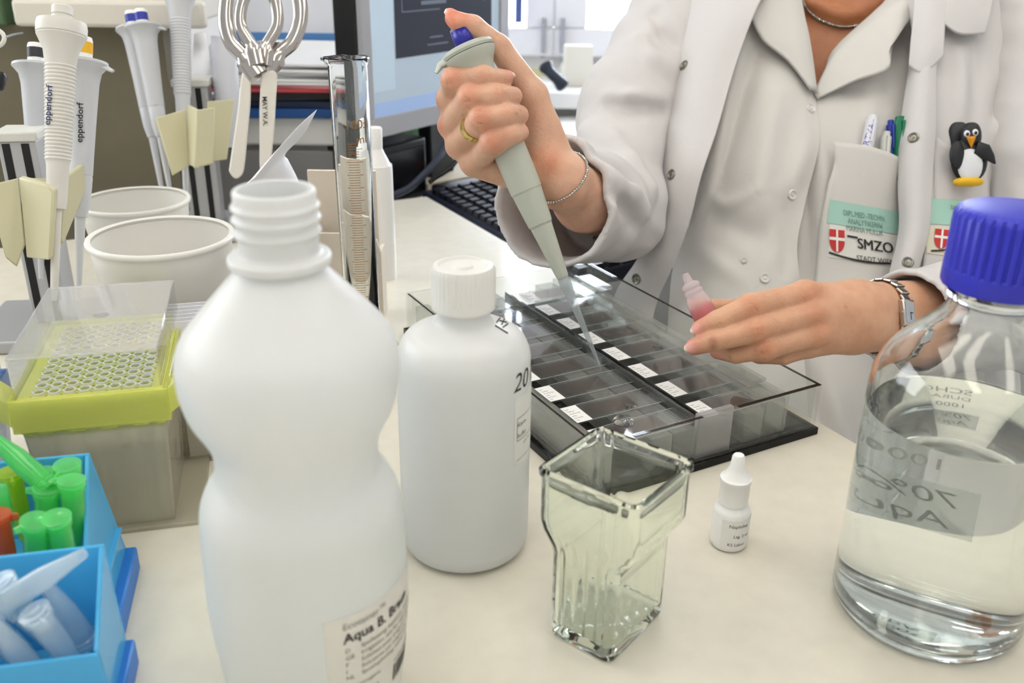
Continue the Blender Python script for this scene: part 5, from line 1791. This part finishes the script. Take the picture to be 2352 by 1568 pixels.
over = cloth_grid([
    [(1540, -40, 104), (1640, -40, 101), (1740, -20, 100), (1800, 0, 100), (1838, 0, 101)],
    [(1540, 100, 102), (1640, 100, 98.2), (1740, 100, 97.0), (1810, 105, 97.2), (1853, 105, 98.2)],
    [(1545, 230, 100), (1640, 230, 95.8), (1740, 230, 94.2), (1820, 228, 94.6), (1872, 222, 96.2)],
    [(1550, 360, 99), (1630, 360, 94.8), (1730, 360, 92.8), (1810, 356, 93.0), (1878, 330, 94.2)],
    [(1550, 480, 99), (1630, 480, 94.6), (1720, 480, 92.4), (1800, 470, 92.4), (1852, 450, 93.2)],
    [(1550, 580, 98), (1630, 580, 94.0), (1710, 590, 92.0), (1780, 590, 91.6), (1832, 560, 92.4)],
    [(1540, 680, 97), (1620, 690, 93.0), (1700, 700, 91.0), (1780, 700, 90.6), (1838, 690, 91.8)],
    [(1530, 850, 94), (1610, 860, 91.0), (1700, 870, 89.0), (1780, 870, 88.6), (1850, 860, 89.6)],
    [(1520, 1100, 90), (1600, 1100, 87.0), (1700, 1100, 84.5), (1790, 1100, 83.6), (1870, 1100, 84.4)]], 110, 140, .4, .06, 11, fold_lines([
        ([(1720, 60), (1690, 150), (1650, 300), (1612, 420), (1590, 520)], 16, -.8), ([(1740, 130), (1700, 260), (1655, 400)], 20, .8),
        ([(1668, 300), (1640, 400), (1600, 500)], 14, -.5), ([(1780, 200), (1760, 330), (1740, 450)], 34, -.7), ([(1640, 455), (1670, 470), (1730, 440)], 16, -.5),
        ([(1630, 500), (1690, 520), (1760, 560)], 34, .9), ([(1600, 560), (1640, 600), (1700, 640)], 24, -.5), ([(1850, 260), (1840, 360), (1815, 440)], 22, -.5), ([(1800, 470), (1812, 560), (1790, 640)], 22, .6)]))
tun2 = over.obj('front_overlap', cloth2, tun, solid=.25, soff=0, sharp=0)
s_un, s_ov = under.bvh(), over.bvh()

# lapels
def flap(name, quad_rows, m, parent, th=.3, nu=16, nv=16, amp=.06):
    g = cloth_grid(quad_rows, nu, nv, amp, .12, 17)
    return g.obj(name, m, parent, solid=th, soff=0, sharp=0, subd=0), g


flap('lapel', [[(1722, 36, 96.4), (1762, -14, 97.6), (1815, -40, 99), (1836, -30, 100.2)], [(1752, 92, 95.4), (1790, 60, 95.8), (1826, 40, 96.8), (1845, 30, 98.4)], [(1810, 140, 94.8), (1835, 125, 95.0), (1852, 110, 95.8), (1860, 105, 97)], [(1862, 205, 94.6), (1867, 205, 94.8), (1871, 206, 95.2), (1875, 212, 95.6)]], cloth2, tun)
flap('lapel', [[(1878, 226, 95.4), (1875, 222, 95.6), (1873, 218, 95.8), (1871, 212, 96.2)], [(1965, 185, 94.6), (1938, 165, 95.2), (1912, 140, 96.2), (1896, 165, 97.0)], [(2040, 158, 94.8), (2000, 120, 95.6), (1955, 95, 97.2), (1920, 110, 98.4)], [(2047, 108, 95.4), (2060, 60, 96.6), (2075, 0, 98.6), (2030, 8, 101)], [(2090, 40, 98), (2100, 0, 99), (2110, -40, 101), (2050, -30, 103)]], cloth2, tun)

# coat front edges (plackets) with snaps
pk1 = cloth_grid([
    [(1585, -60, 101), (1640, -60, 98.4), (1710, -60, 97), (1785, -60, 97.6)],
    [(1552, 90, 99.4), (1600, 80, 96.0), (1660, 60, 94.4), (1738, 20, 94.6)],
    [(1532, 180, 98), (1580, 175, 94.6), (1630, 170, 93.0), (1690, 150, 92.8)],
    [(1520, 300, 96.5), (1555, 300, 93.2), (1600, 300, 91.6), (1648, 295, 91.2)],
    [(1512, 400, 95), (1540, 400, 92.2), (1575, 400, 90.8), (1612, 400, 90.4)],
    [(1508, 500, 94.6), (1528, 505, 92.6), (1554, 510, 91.6), (1582, 515, 91.2)],
    [(1470, 590, 95.5), (1496, 595, 94.0), (1522, 600, 93.2), (1548, 605, 93.0)],
    [(1420, 665, 97.2), (1450, 672, 96.2), (1480, 678, 95.6), (1512, 684, 95.4)],
    [(1400, 740, 97.0), (1430, 745, 96.0), (1462, 750, 95.6), (1496, 755, 95.6)],
    [(1390, 900, 96.0), (1420, 900, 95.0), (1452, 900, 94.6), (1490, 900, 94.6)]], 44, 90, .12, .06, 23)
o_pk1 = pk1.obj('front_edge', cloth, coat, solid=.4, soff=0, sharp=0)
pk2 = cloth_grid([
    [(2060, -60, 100), (2090, -60, 98.2), (2125, -60, 97.6), (2160, -60, 98.4)],
    [(2096, 60, 97.4), (2115, 60, 96.0), (2145, 60, 95.4), (2168, 60, 96)],
    [(2092, 150, 96.0), (2108, 150, 94.6), (2130, 150, 94.0), (2148, 150, 94.4)],
    [(2070, 300, 94.0), (2092, 300, 92.6), (2120, 300, 92.0), (2146, 300, 92.6)],
    [(2066, 420, 93.2), (2088, 420, 91.6), (2112, 420, 91.2), (2138, 420, 91.8)],
    [(2068, 530, 92.4), (2086, 530, 90.8), (2108, 530, 90.4), (2130, 530, 91.2)],
    [(2044, 640, 90.8), (2062, 640, 89.6), (2082, 640, 89.2), (2100, 640, 90)],
    [(2030, 720, 90), (2048, 720, 88.8), (2066, 720, 88.4), (2084, 720, 89)]], 32, 80, .07, .06, 29)
o_pk2 = pk2.obj('front_edge', cloth, coat, solid=.4, soff=0, sharp=0)
pn2 = cloth_grid([
    [(2120, -60, 100), (2200, -60, 99), (2300, -60, 100.5), (2440, -60, 106)],
    [(2140, 110, 96.2), (2200, 110, 96.4), (2300, 110, 98), (2440, 110, 104)],
    [(2140, 260, 94.2), (2200, 260, 94.4), (2300, 260, 96.4), (2440, 260, 102)],
    [(2136, 400, 92.9), (2200, 400, 93.6), (2300, 400, 95.6), (2440, 400, 101)],
    [(2126, 520, 92.2), (2190, 520, 92.8), (2300, 520, 95.2), (2440, 520, 101)],
    [(2096, 660, 90.8), (2180, 660, 91.6), (2300, 660, 94.6), (2440, 660, 100)],
    [(2070, 800, 89.6), (2170, 800, 90.6), (2300, 800, 94), (2440, 800, 99)]], 80, 100, .3, .06, 31, fold_lines([
        ([(2360, 230), (2310, 270), (2290, 300)], 14, -.9), ([(2330, 150), (2300, 210), (2290, 280)], 16, .8), ([(2200, 120), (2205, 220), (2200, 300)], 16, -.6), ([(2235, 100), (2240, 200), (2235, 280)], 16, .5),
        ([(2300, 60), (2330, 120), (2350, 200)], 18, -.7), ([(2300, 320), (2330, 400), (2340, 480)], 20, -.8), ([(2280, 330), (2310, 420), (2320, 500)], 16, .7), ([(2180, 300), (2175, 330), (2170, 350)], 14, -.4)]))
o_pn2 = pn2.obj('front_panel', cloth, coat, solid=.4, soff=0, sharp=0)
flap('collar', [[(2088, 150, 94.8), (2092, 100, 95.2), (2098, 30, 96.2), (2100, -50, 98)], [(2120, 168, 93.9), (2128, 110, 94.2), (2135, 40, 95.2), (2140, -50, 97)], [(2165, 130, 94.2), (2168, 90, 94.4), (2172, 30, 95.4), (2180, -50, 97)]], cloth, coat)
flap('collar', [[(2168, 55, 95.0), (2172, 20, 95.4), (2180, -50, 97)], [(2205, 78, 94.8), (2215, 30, 95.4), (2225, -50, 97.4)], [(2262, 76, 95.6), (2275, 30, 96.2), (2290, -50, 98.6)]], cloth, coat)
s_p1, s_p2, s_pn = pk1.bvh(), pk2.bvh(), pn2.bvh()

# snap buttons
snapm = mat('snap_metal', '8d897f', rough=.3, metal=.9)
snapw = mat('snap_white', 'dcdad6', rough=.4)


def snap(surf, px, py, parent, m, r=.55, ring=True):
    p = sight(surf, px, py, 0); q = sight(surf, px + 6, py, 0); w = sight(surf, px, py + 6, 0)
    if None in (p, q, w): return None
    n = (q - p).cross(w - p).normalized()
    if n.dot(FW) > 0: n = -n
    M = frame(p + n * .12, n)
    o = G().lathe([(r, 0), (r, .12), (r * .82, .2), (r * .62, .16), (r * .5, .08), (r * .32, .08), (r * .26, .16), (0, .18)], M, 24, cap1=False).obj('snap_button', m, parent)
    if m is not snapw:
        G().lathe([(r * .3, .14), (r * .3, .2), (0, .22)], M, 14, cap1=False).obj('snap_centre', mat('snap_bright', 'd8d6d0', rough=.2, metal=1), o) if False else None
    return o


for px, py in ((1574, 152), (1545, 402), (1464, 640)): snap(s_p1, px, py, coat, snapm)
for px, py in ((2099, 318), (2084, 604)): snap(s_p2, px, py, coat, snapm)
for px, py in ((1860, 250), (1818, 447), (1756, 640)): snap(s_ov, px, py, tun, snapw, .52)
snap(s_ov, 1710, 600, tun, snapw, .3)

# cuff snaps
cb_ = BVHTree.FromPolygons([tuple(v) for v in Vc], [tuple(q) for q in Qc])
for px, py in ((1372, 545), (1326, 600)):
    if sight(cb_, px, py): snap(cb_, px, py, coat, snapm, .42)

# breast pocket with badge
pkt = patch_on(s_un, ((1906, 336), (2075, 378), (2062, 700), (1868, 690)), 26, 34, lambda s_, t: .35 + 1.5 * (1 - t) ** 3 * (1 - (2 * s_ - .8) ** 2 * .6))
# dip the top edge
o_pkt = pkt.obj('breast_pocket', cloth2, tun, solid=.2, soff=0, sharp=0)
s_pk = pkt.bvh()
mint = mat('badge_mint', 'a7d0c2', rough=.7)
patch_on(s_pk, ((1905, 458), (2068, 488), (2066, 540), (1899, 512)), 16, 6, .16).obj('badge_field', mint, tun)
patch_on(s_pk, ((1905, 514), (2066, 542), (2062, 614), (1900, 590)), 16, 6, .15).obj('badge_field', mat('badge_white', 'e3e2dc', rough=.7), tun)
for k, (ln_, x, y) in enumerate((('DIPL.MED.-TECHN.', 1936, 494), ('ANALYTIKERIN', 1946, 513), ('MARINA MULLIK', 1942, 529))):
    letter_on('badge_lettering', ln_, s_pk, (x, y), (11.5, 1.9), (-1.2, -18), mat('badge_grey', '6e8a82', rough=.8), tun, size=1, off=.26, spacing=.98)
letter_on('badge_lettering', 'SMZO', s_pk, (1967, 570), (30, 4.6), (-2.4, -34), ink, tun, size=1, bold=0, off=.26)
letter_on('badge_lettering', 'SMZO', s_pk, (1968.2, 570.3), (30, 4.6), (-2.4, -34), ink, tun, size=1, bold=0, off=.27)
letter_on('badge_lettering', 'STADT WIEN', s_pk, (1965, 598), (14.5, 1.9), (-1.2, -17), ink, tun, size=1, bold=0, off=.26)


def bar_on(surf, pts, wpx, m, parent, name='badge_line', off=.24):
    rows = []
    for x, y in pts:
        rows.append([sight(surf, x, y - wpx / 2, off), sight(surf, x, y + wpx / 2, off)])
    G().grid(rows).obj(name, m, parent, smooth=False)


bar_on(s_pk, [(1903 + i * 14, 580 + 26 * (1 - (1 - i / 10) ** 2)) for i in range(11)], 4.5, ink, tun)
bar_on(s_pk, [(1944 + i * 6, 542 + i * 1.1) for i in range(5)], 4.5, ink, tun)


def shield(surf, cx, cy, w, h, parent, red, wht, skew=0.0):
    def P(u, v, off): return sight(surf, cx + u * w / 2 + skew * v, cy + v * h / 2 + u * w * .06, off)
    rows = []
    for j in range(13):
        v = -1 + 2 * j / 12
        wd = 1 if v < 0 else math.sqrt(max(1 - v * v * .98, .0004))
        rows.append([P(u * wd, v, .24) for u in (-1, -.5, 0, .5, 1)])
    o = G().grid(rows).obj('city_shield', red, parent, smooth=False)
    g = G()
    g.grid([[P(u, v, .28) for u in (-.13, .13)] for v in (-1, -.5, 0, .5, .95)])
    g.grid([[P(u, v, .28) for u in (-1, -.5, 0, .5, 1)] for v in (-.32, -.06)])
    g.obj('shield_cross', wht, parent, smooth=False)


shield(s_pk, 1921, 554, 34, 52, tun, mat('shield_red', 'c9322f', rough=.6), mat('shield_white', 'efeeea', rough=.6))

# second pocket on the coat with its badge
pk3 = patch_on(s_pn, ((2142, 318), (2262, 380), (2262, 640), (2110, 650)), 16, 24, .5)
pk3.obj('coat_pocket', cloth, coat, solid=.2, soff=0, sharp=0)
s_k3 = pk3.bvh()
patch_on(s_k3, ((2138, 456), (2232, 462), (2226, 520), (2122, 514)), 10, 5, .16).obj('badge_field', mint, coat)
patch_on(s_k3, ((2122, 518), (2226, 524), (2190, 590), (2112, 580)), 10, 5, .15).obj('badge_field', mat('badge_cream', 'e0d9c4', rough=.7), coat)
for ln_, x, y in (('DIPL.MED', 2180, 482), ('ANALYT', 2186, 500), ('MARINA', 2182, 512)):
    letter_on('badge_lettering', ln_, s_k3, (x, y), (9, .6), (-1, -14), mat('badge_grey', '6e8a82'), coat, size=1, off=.28)
shield(s_k3, 2160, 550, 32, 44, coat, mat('shield_red', 'c9322f'), mat('shield_white', 'efeeea'), -2)
letter_on('badge_lettering', 'SM', s_k3, (2194, 548), (24, 2), (-2, -26), ink, coat, size=1, bold=.01, off=.28)
bar_on(s_k3, [(2136 + i * 7, 577 - (i / 8) ** 2 * 6) for i in range(9)], 4, ink, coat)
bar_on(s_k3, [(2182 + i * 5, 530 + i * .3) for i in range(4)], 4, ink, coat)

# ------------------------------------------------------------------ worn and held things
silver = mat('silver', 'c9c6c0', rough=.22, metal=1)
gold = mat('pale_gold', 'd8c47a', rough=.18, metal=1)
bodyt = BVHTree.FromPolygons([tuple(v) for v in VV], [tuple(q) for q in QQ])


def chain(name, pts, surf, n, r, m, label, cat, lift=.12):
    P = crom(np.array(pts, float), n)
    path = []
    for x, y in P:
        q = sight(surf, float(x), float(y), lift)
        if q is not None: path.append(q)
    t = thing(name, label, cat, path[len(path) // 2])
    G().sweep(path, r * .45, 8).obj('strand', m, t)
    g = G()
    for i in range(0, len(path) - 1):
        d = path[i + 1] - path[i]
        g.lathe([(r * .4, -.12), (r, -.03), (r, .03), (r * .4, .12)], frame(path[i], d), 8)
    g.obj('links', m, t)


chain('necklace', [(1832, -22), (1843, 2), (1866, 32), (1900, 52), (1935, 61), (1975, 56), (2012, 38), (2040, 12), (2052, -8)], bodyt, 70, .2, silver, 'silver chain necklace round the neck above the tunic collar', 'necklace', .15)
# bracelet: loop round the wrist under the holding hand
wc, wd_ = A3(1287, 405, 75.0), (fa[1] - A3(1240, 380, 75))
wd_ /= np.linalg.norm(wd_)
pa = []
e1_ = np.cross(wd_, FWn); e1_ /= np.linalg.norm(e1_); e2_ = np.cross(wd_, e1_)
for k in range(72):
    a = 2 * math.pi * k / 72
    d = e1_ * math.cos(a) + e2_ * math.sin(a)
    ts = np.linspace(.3, 4.5, 90)
    v = H1.at(wc + d * ts[:, None] + wd_ * (.55 * math.cos(a)))
    i = int(np.argmax(v > .1))
    pa.append(Vector(wc + d * ts[i] + wd_ * (.55 * math.cos(a))))
br_ = thing('bracelet', 'thin silver chain bracelet on the wrist of the pipetting hand', 'bracelet', pa[0])
G().sweep(pa, .07, 8, closed=True).obj('strand', silver, br_)
g = G()
for i in range(72):
    g.lathe([(.05, -.1), (.12, -.03), (.12, .03), (.05, .1)], frame(pa[i], pa[(i + 1) % 72] - pa[i]), 7)
g.obj('links', silver, br_)

# ring on the ring finger near its base
ra, rb2 = f_r[0], f_r[1]
rc_ = ra * .30 + rb2 * .70
rd_ = (rb2 - ra) / np.linalg.norm(rb2 - ra)
rM = frame(Vector(rc_), Vector(rd_))
G_ = G().lathe([(.95, -.27), (1.07, -.29), (1.1, 0), (1.07, .29), (.95, .27), (.93, 0), (.95, -.27)], rM, 40, False, False)
tag(G_.obj('finger_ring', gold, loc=rc_), 'plain pale gold ring on the pipetting hand', 'ring')

# wristwatch
u2 = (A3(2110, 738, 77.5) - A3(1985, 724, 72.5)); u2 /= np.linalg.norm(u2)
wcn = A3(2024, 728, 73.9)
e1_ = np.cross(u2, UPn); e1_ /= np.linalg.norm(e1_); e2_ = np.cross(u2, e1_)
if e1_ @ FWn > 0: e1_ = -e1_
if e2_ @ UPn < 0: e2_ = -e2_
wt = thing('wristwatch', 'silver bracelet wristwatch with small rectangular dial', 'watch', wcn)


def wrist_pt(a, lift):
    d = e1_ * math.cos(a) + e2_ * math.sin(a)
    ts = np.linspace(.5, 5, 120)
    v = H2.at(wcn + d * ts[:, None])
    i = int(np.argmax(v > lift))
    return Vector(wcn + d * ts[i]), Vector(d)


nl = 26
lk_d = mat('watch_dark_link', '4a4844', rough=.3, metal=.8)
for k in range(nl):
    a = 2 * math.pi * k / nl + .12
    p, d = wrist_pt(a, .12)
    tan_ = Vector(u2).cross(d).normalized()
    M = Matrix(((u2[0], tan_.x, d.x, p.x), (u2[1], tan_.y, d.y, p.y), (u2[2], tan_.z, d.z, p.z), (0, 0, 0, 1)))
    if abs(((a - .12 + math.pi) % (2 * math.pi)) - math.pi) < .26: continue
    lk = G().box(-.55, .55, -.34, .34, -.08, .12, M).obj('bracelet_link', silver, wt, bevel=.06)
    G().box(-.3, .3, -.2, .2, .12, .15, M).obj('link_inset', lk_d, lk)
p, d = wrist_pt(.12, .15)
tan_ = Vector(u2).cross(d).normalized()
M = Matrix(((u2[0], tan_.x, d.x, p.x), (u2[1], tan_.y, d.y, p.y), (u2[2], tan_.z, d.z, p.z), (0, 0, 0, 1)))
wcase = G().box(-.8, .8, -1.05, 1.05, -.2, .3, M).obj('watch_case', silver, wt, bevel=.12)
G().box(-.6, .6, -.8, .8, .3, .33, M).obj('dial', mat('watch_dial', 'aab0b8', rough=.25), wcase)
G().box(-.03, .03, -.05, .55, .33, .36, M).box(-.05, .35, -.03, .03, .33, .36, M).obj('hand', mat('watch_hand', '33363c', rough=.4), wcase)
G().lathe([(.12, 0), (.12, .2)], M @ frame((-.8, 0, .1), (-1, 0, 0)), 12).obj('crown', silver, wcase)

# held pipette
hp = thing('pipette', 'sage grey pipette with blue button held over the slide tray', 'pipette', PB)
Lp = PLEN


def pz(c): return 1 - c / Lp


G().lathe([(.62, 0), (.72, .08), (.74, .3), (.74, 2.1)], frame(PT, PAX), 36).obj('button', clear('button_clear', 'e8e8f4', .5, 'd8d8ea', 1.45), hp)
for da in (0, 1):
    pass
G().lathe([(.755, .25), (.755, 1.55)], frame(PT, PAX), 40, False, False).obj('button_sleeve', mat('button_blue', '2c2f9c', rough=.3), hp, solid=.03)
G().lathe([(.8, 1.55), (1.7, 1.55), (2.0, 1.68), (2.08, 1.9), (2.0, 2.1)], frame(PT, PAX), 48, cap1=False).obj('top_disc', pip_hold, hp)
G().lathe([(1.95, 2.12), (2.06, 2.2), (2.02, 2.5), (1.7, 2.95), (1.42, 3.5), (1.35, 4.4), (1.32, 8), (1.3, 11), (1.26, 13.3), (1.22, 13.32), (1.22, 13.4), (1.2, 13.42), (.98, 16.1), (.92, 16.12), (.92, 16.2), (.88, 16.22), (.5, 20.4), (.44, 20.7), (.4, 20.75)],
          frame(PT, PAX), 48).obj('handle', pip_hold, hp, sharp=35)
sidev = PAX.cross(Vector(FW)).normalized()
c = PT + PAX * 2.0
G().sweep([c - sidev * 1.2, c - sidev * 2.4 + PAX * .1, c - sidev * 2.9 + PAX * .5], [.9, .6, .3], 12, flat=.45).obj('finger_hook', pip_hold, hp)
G().lathe([(.42, 20.5), (.46, 20.6), (.46, 21.4), (.40, 21.6), (.32, 23.4), (.3, 23.5), (.1, Lp - .02), (.06, Lp)], frame(PT, PAX), 28).obj('tip', clear('tip_clear', 'f0f3f4', .42, 'd3dadc', 1.4, .08), hp)

# held vial with red liquid
va, vb = at(1573, 628, 70.8), at(1640, 768, 71.3)
vd = (vb - va).normalized()
vial = thing('sample_vial', 'small translucent dropper vial with red liquid held in the fingers', 'vial', vb)
vm = clear('vial_translucent', 'fffafb', .42, 'fbf0f3', 1.4, .1)
VL = (vb - va).length
G().lathe([(.12, 0), (.25, .05), (.3, .35), (.34, .7), (.62, .85), (.72, 1.0), (.72, 1.15), (.62, 1.25), (.66, 1.35), (.78, 1.45), (.78, 1.6), (.7, 1.7)], frame(va, vd), 28, cap1=False).obj('dropper_nozzle', vm, vial, sharp=50)
G().lathe([(.7, 1.68), (.74, 1.8), (.86, 2.1), (.92, 2.5), (.92, VL - .15), (.8, VL)], frame(va, vd), 32, cap0=False).obj('vial_body', vm, vial, sharp=50)
G().lathe([(.86, 2.75), (.89, 2.8), (.89, VL - .2), (.7, VL - .08)], frame(va, vd), 32).obj('red_liquid', mat('red_reagent', 'e8303c', rough=.2, trl=.4), vial)

# pens in the breast pocket
def pen(a, b, r, m, label, cat, capm=None, clip=None):
    t = thing('pen', label, cat, b, group='pens in the breast pocket')
    d = b - a
    L2 = d.length
    G().lathe([(r * .55, 0), (r * .7, .05), (r * .7, .5), (r, .55), (r, L2)], frame(a, d), 20).obj('barrel', m, t)
    s_ = d.cross(Vector(FW)).normalized()
    g_ = -Vector(FW)
    o = a + d.normalized() * .6 + g_ * r
    G().sweep([o, o + g_ * .25, o + g_ * .25 + d.normalized() * 2.4], [.14, .14, .1], 8).obj('clip', capm or m, t)
    if clip:
        sv_ = G().lathe([(r, 0), (r, L2)], frame(a, d), 30).bvh()
        letter_on('pen_lettering', clip, sv_, (1988, 356), (.28 * 24, -.96 * 24), (-.96 * 20, -.28 * 20), mat('violet_print', '6a5fc0', rough=.6), t, size=.9, off=.03)
    return t


pen(at(2006, 266, 94.1), sight(s_un, 1972, 410, .75), .62, mat('pen_clear', 'dfdfe6', rough=.3), 'clear pen with violet lettering in the breast pocket', 'pen', None, 'SERTVA')
pen(at(2036, 302, 93.8), sight(s_un, 2020, 420, .4), .55, mat('pen_white', 'd6d8d2', rough=.3), 'white ribbed pen in the middle of the pocket', 'pen')
pen(at(2046, 276, 94.6), sight(s_un, 2040, 420, .3), .45, mat('pen_blue', '2b3aa8', rough=.3), 'pen with blue cap behind the white one', 'pen')
pen(at(2068, 268, 94.2), sight(s_un, 2052, 420, .6), .72, mat('pen_green', '147a55', rough=.3), 'thick green pen beside the coat edge', 'pen')

# penguin clip
pg = thing('penguin_clip', 'black and white penguin figure clip on the coat pocket', 'figurine', at(2222, 420, 92))
Zp = 91.6


def blob(name, cx, cy, w, h, d, m, parent, dz=0, n=24, sq=1.0):
    c = at(cx, cy, Zp + dz)
    k_ = (Zp + dz) / F_PX
    rx, ry = w / 2 * k_, h / 2 * k_
    vs, fs = [], []
    for i in range(n // 2 + 1):
        ph = math.pi * i / (n // 2)
        for j in range(n):
            t = 2 * math.pi * j / n
            cy_ = math.cos(ph); s2 = math.sin(ph) ** sq
            vs.append(c + IR * rx * s2 * math.cos(t) + FW * d * s2 * math.sin(t) - IDN * ry * cy_)
    for i in range(n // 2):
        for j in range(n):
            fs.append((i * n + j, i * n + (j + 1) % n, (i + 1) * n + (j + 1) % n, (i + 1) * n + j))
    return G().add(vs, fs).obj(name, m, parent, sharp=0)


pbk = mat('penguin_black', '1b1c22', rough=.4)
pwt = mat('penguin_white', 'dfe2e6', rough=.45)
pyl = mat('penguin_yellow', 'e6b61e', rough=.45)
por = mat('penguin_orange', 'f0a020', rough=.45)
blob('clip_back', 2202, 318, 50, 76, .6, mat('clip_dark', '26272d', rough=.4), pg, 1.6, sq=.6)
blob('torso', 2226, 368, 84, 100, .7, pbk, pg, 0, sq=.8)
head = blob('head', 2231, 312, 46, 62, .65, pbk, pg, -.1, sq=.7)
blob('belly', 2228, 378, 58, 76, .5, pwt, pg, -.42, sq=.8)
blob('wing', 2198, 356, 34, 66, .35, pbk, pg, -.55)
wg = [at(2240, 340, Zp - .6), at(2262, 348, Zp - .7), at(2276, 362, Zp - .7), at(2286, 376, Zp - .6)]
G().sweep(wg, [.75, .8, .45, .08], 14, flat=.5, hint=tuple(FW)).obj('wing', pbk, pg)
blob('foot_bar', 2224, 418, 70, 20, .75, pyl, pg, -.3, sq=.5)
for ex in (2221, 2240):
    e_ = blob('eye', ex, 307 - (ex - 2221) * .15, 14, 16, .22, pwt, pg, -.72)
    blob('pupil', ex + 1.5, 308 - (ex - 2221) * .15, 7, 8, .12, pbk, e_, -.9)
G().add([at(2219, 314, Zp - .75), at(2243, 312, Zp - .75), at(2231, 341, Zp - .7), at(2231, 318, Zp - 1.35)], [(0, 1, 3), (1, 2, 3), (2, 0, 3), (0, 2, 1)]).obj('beak', por, pg, smooth=False)
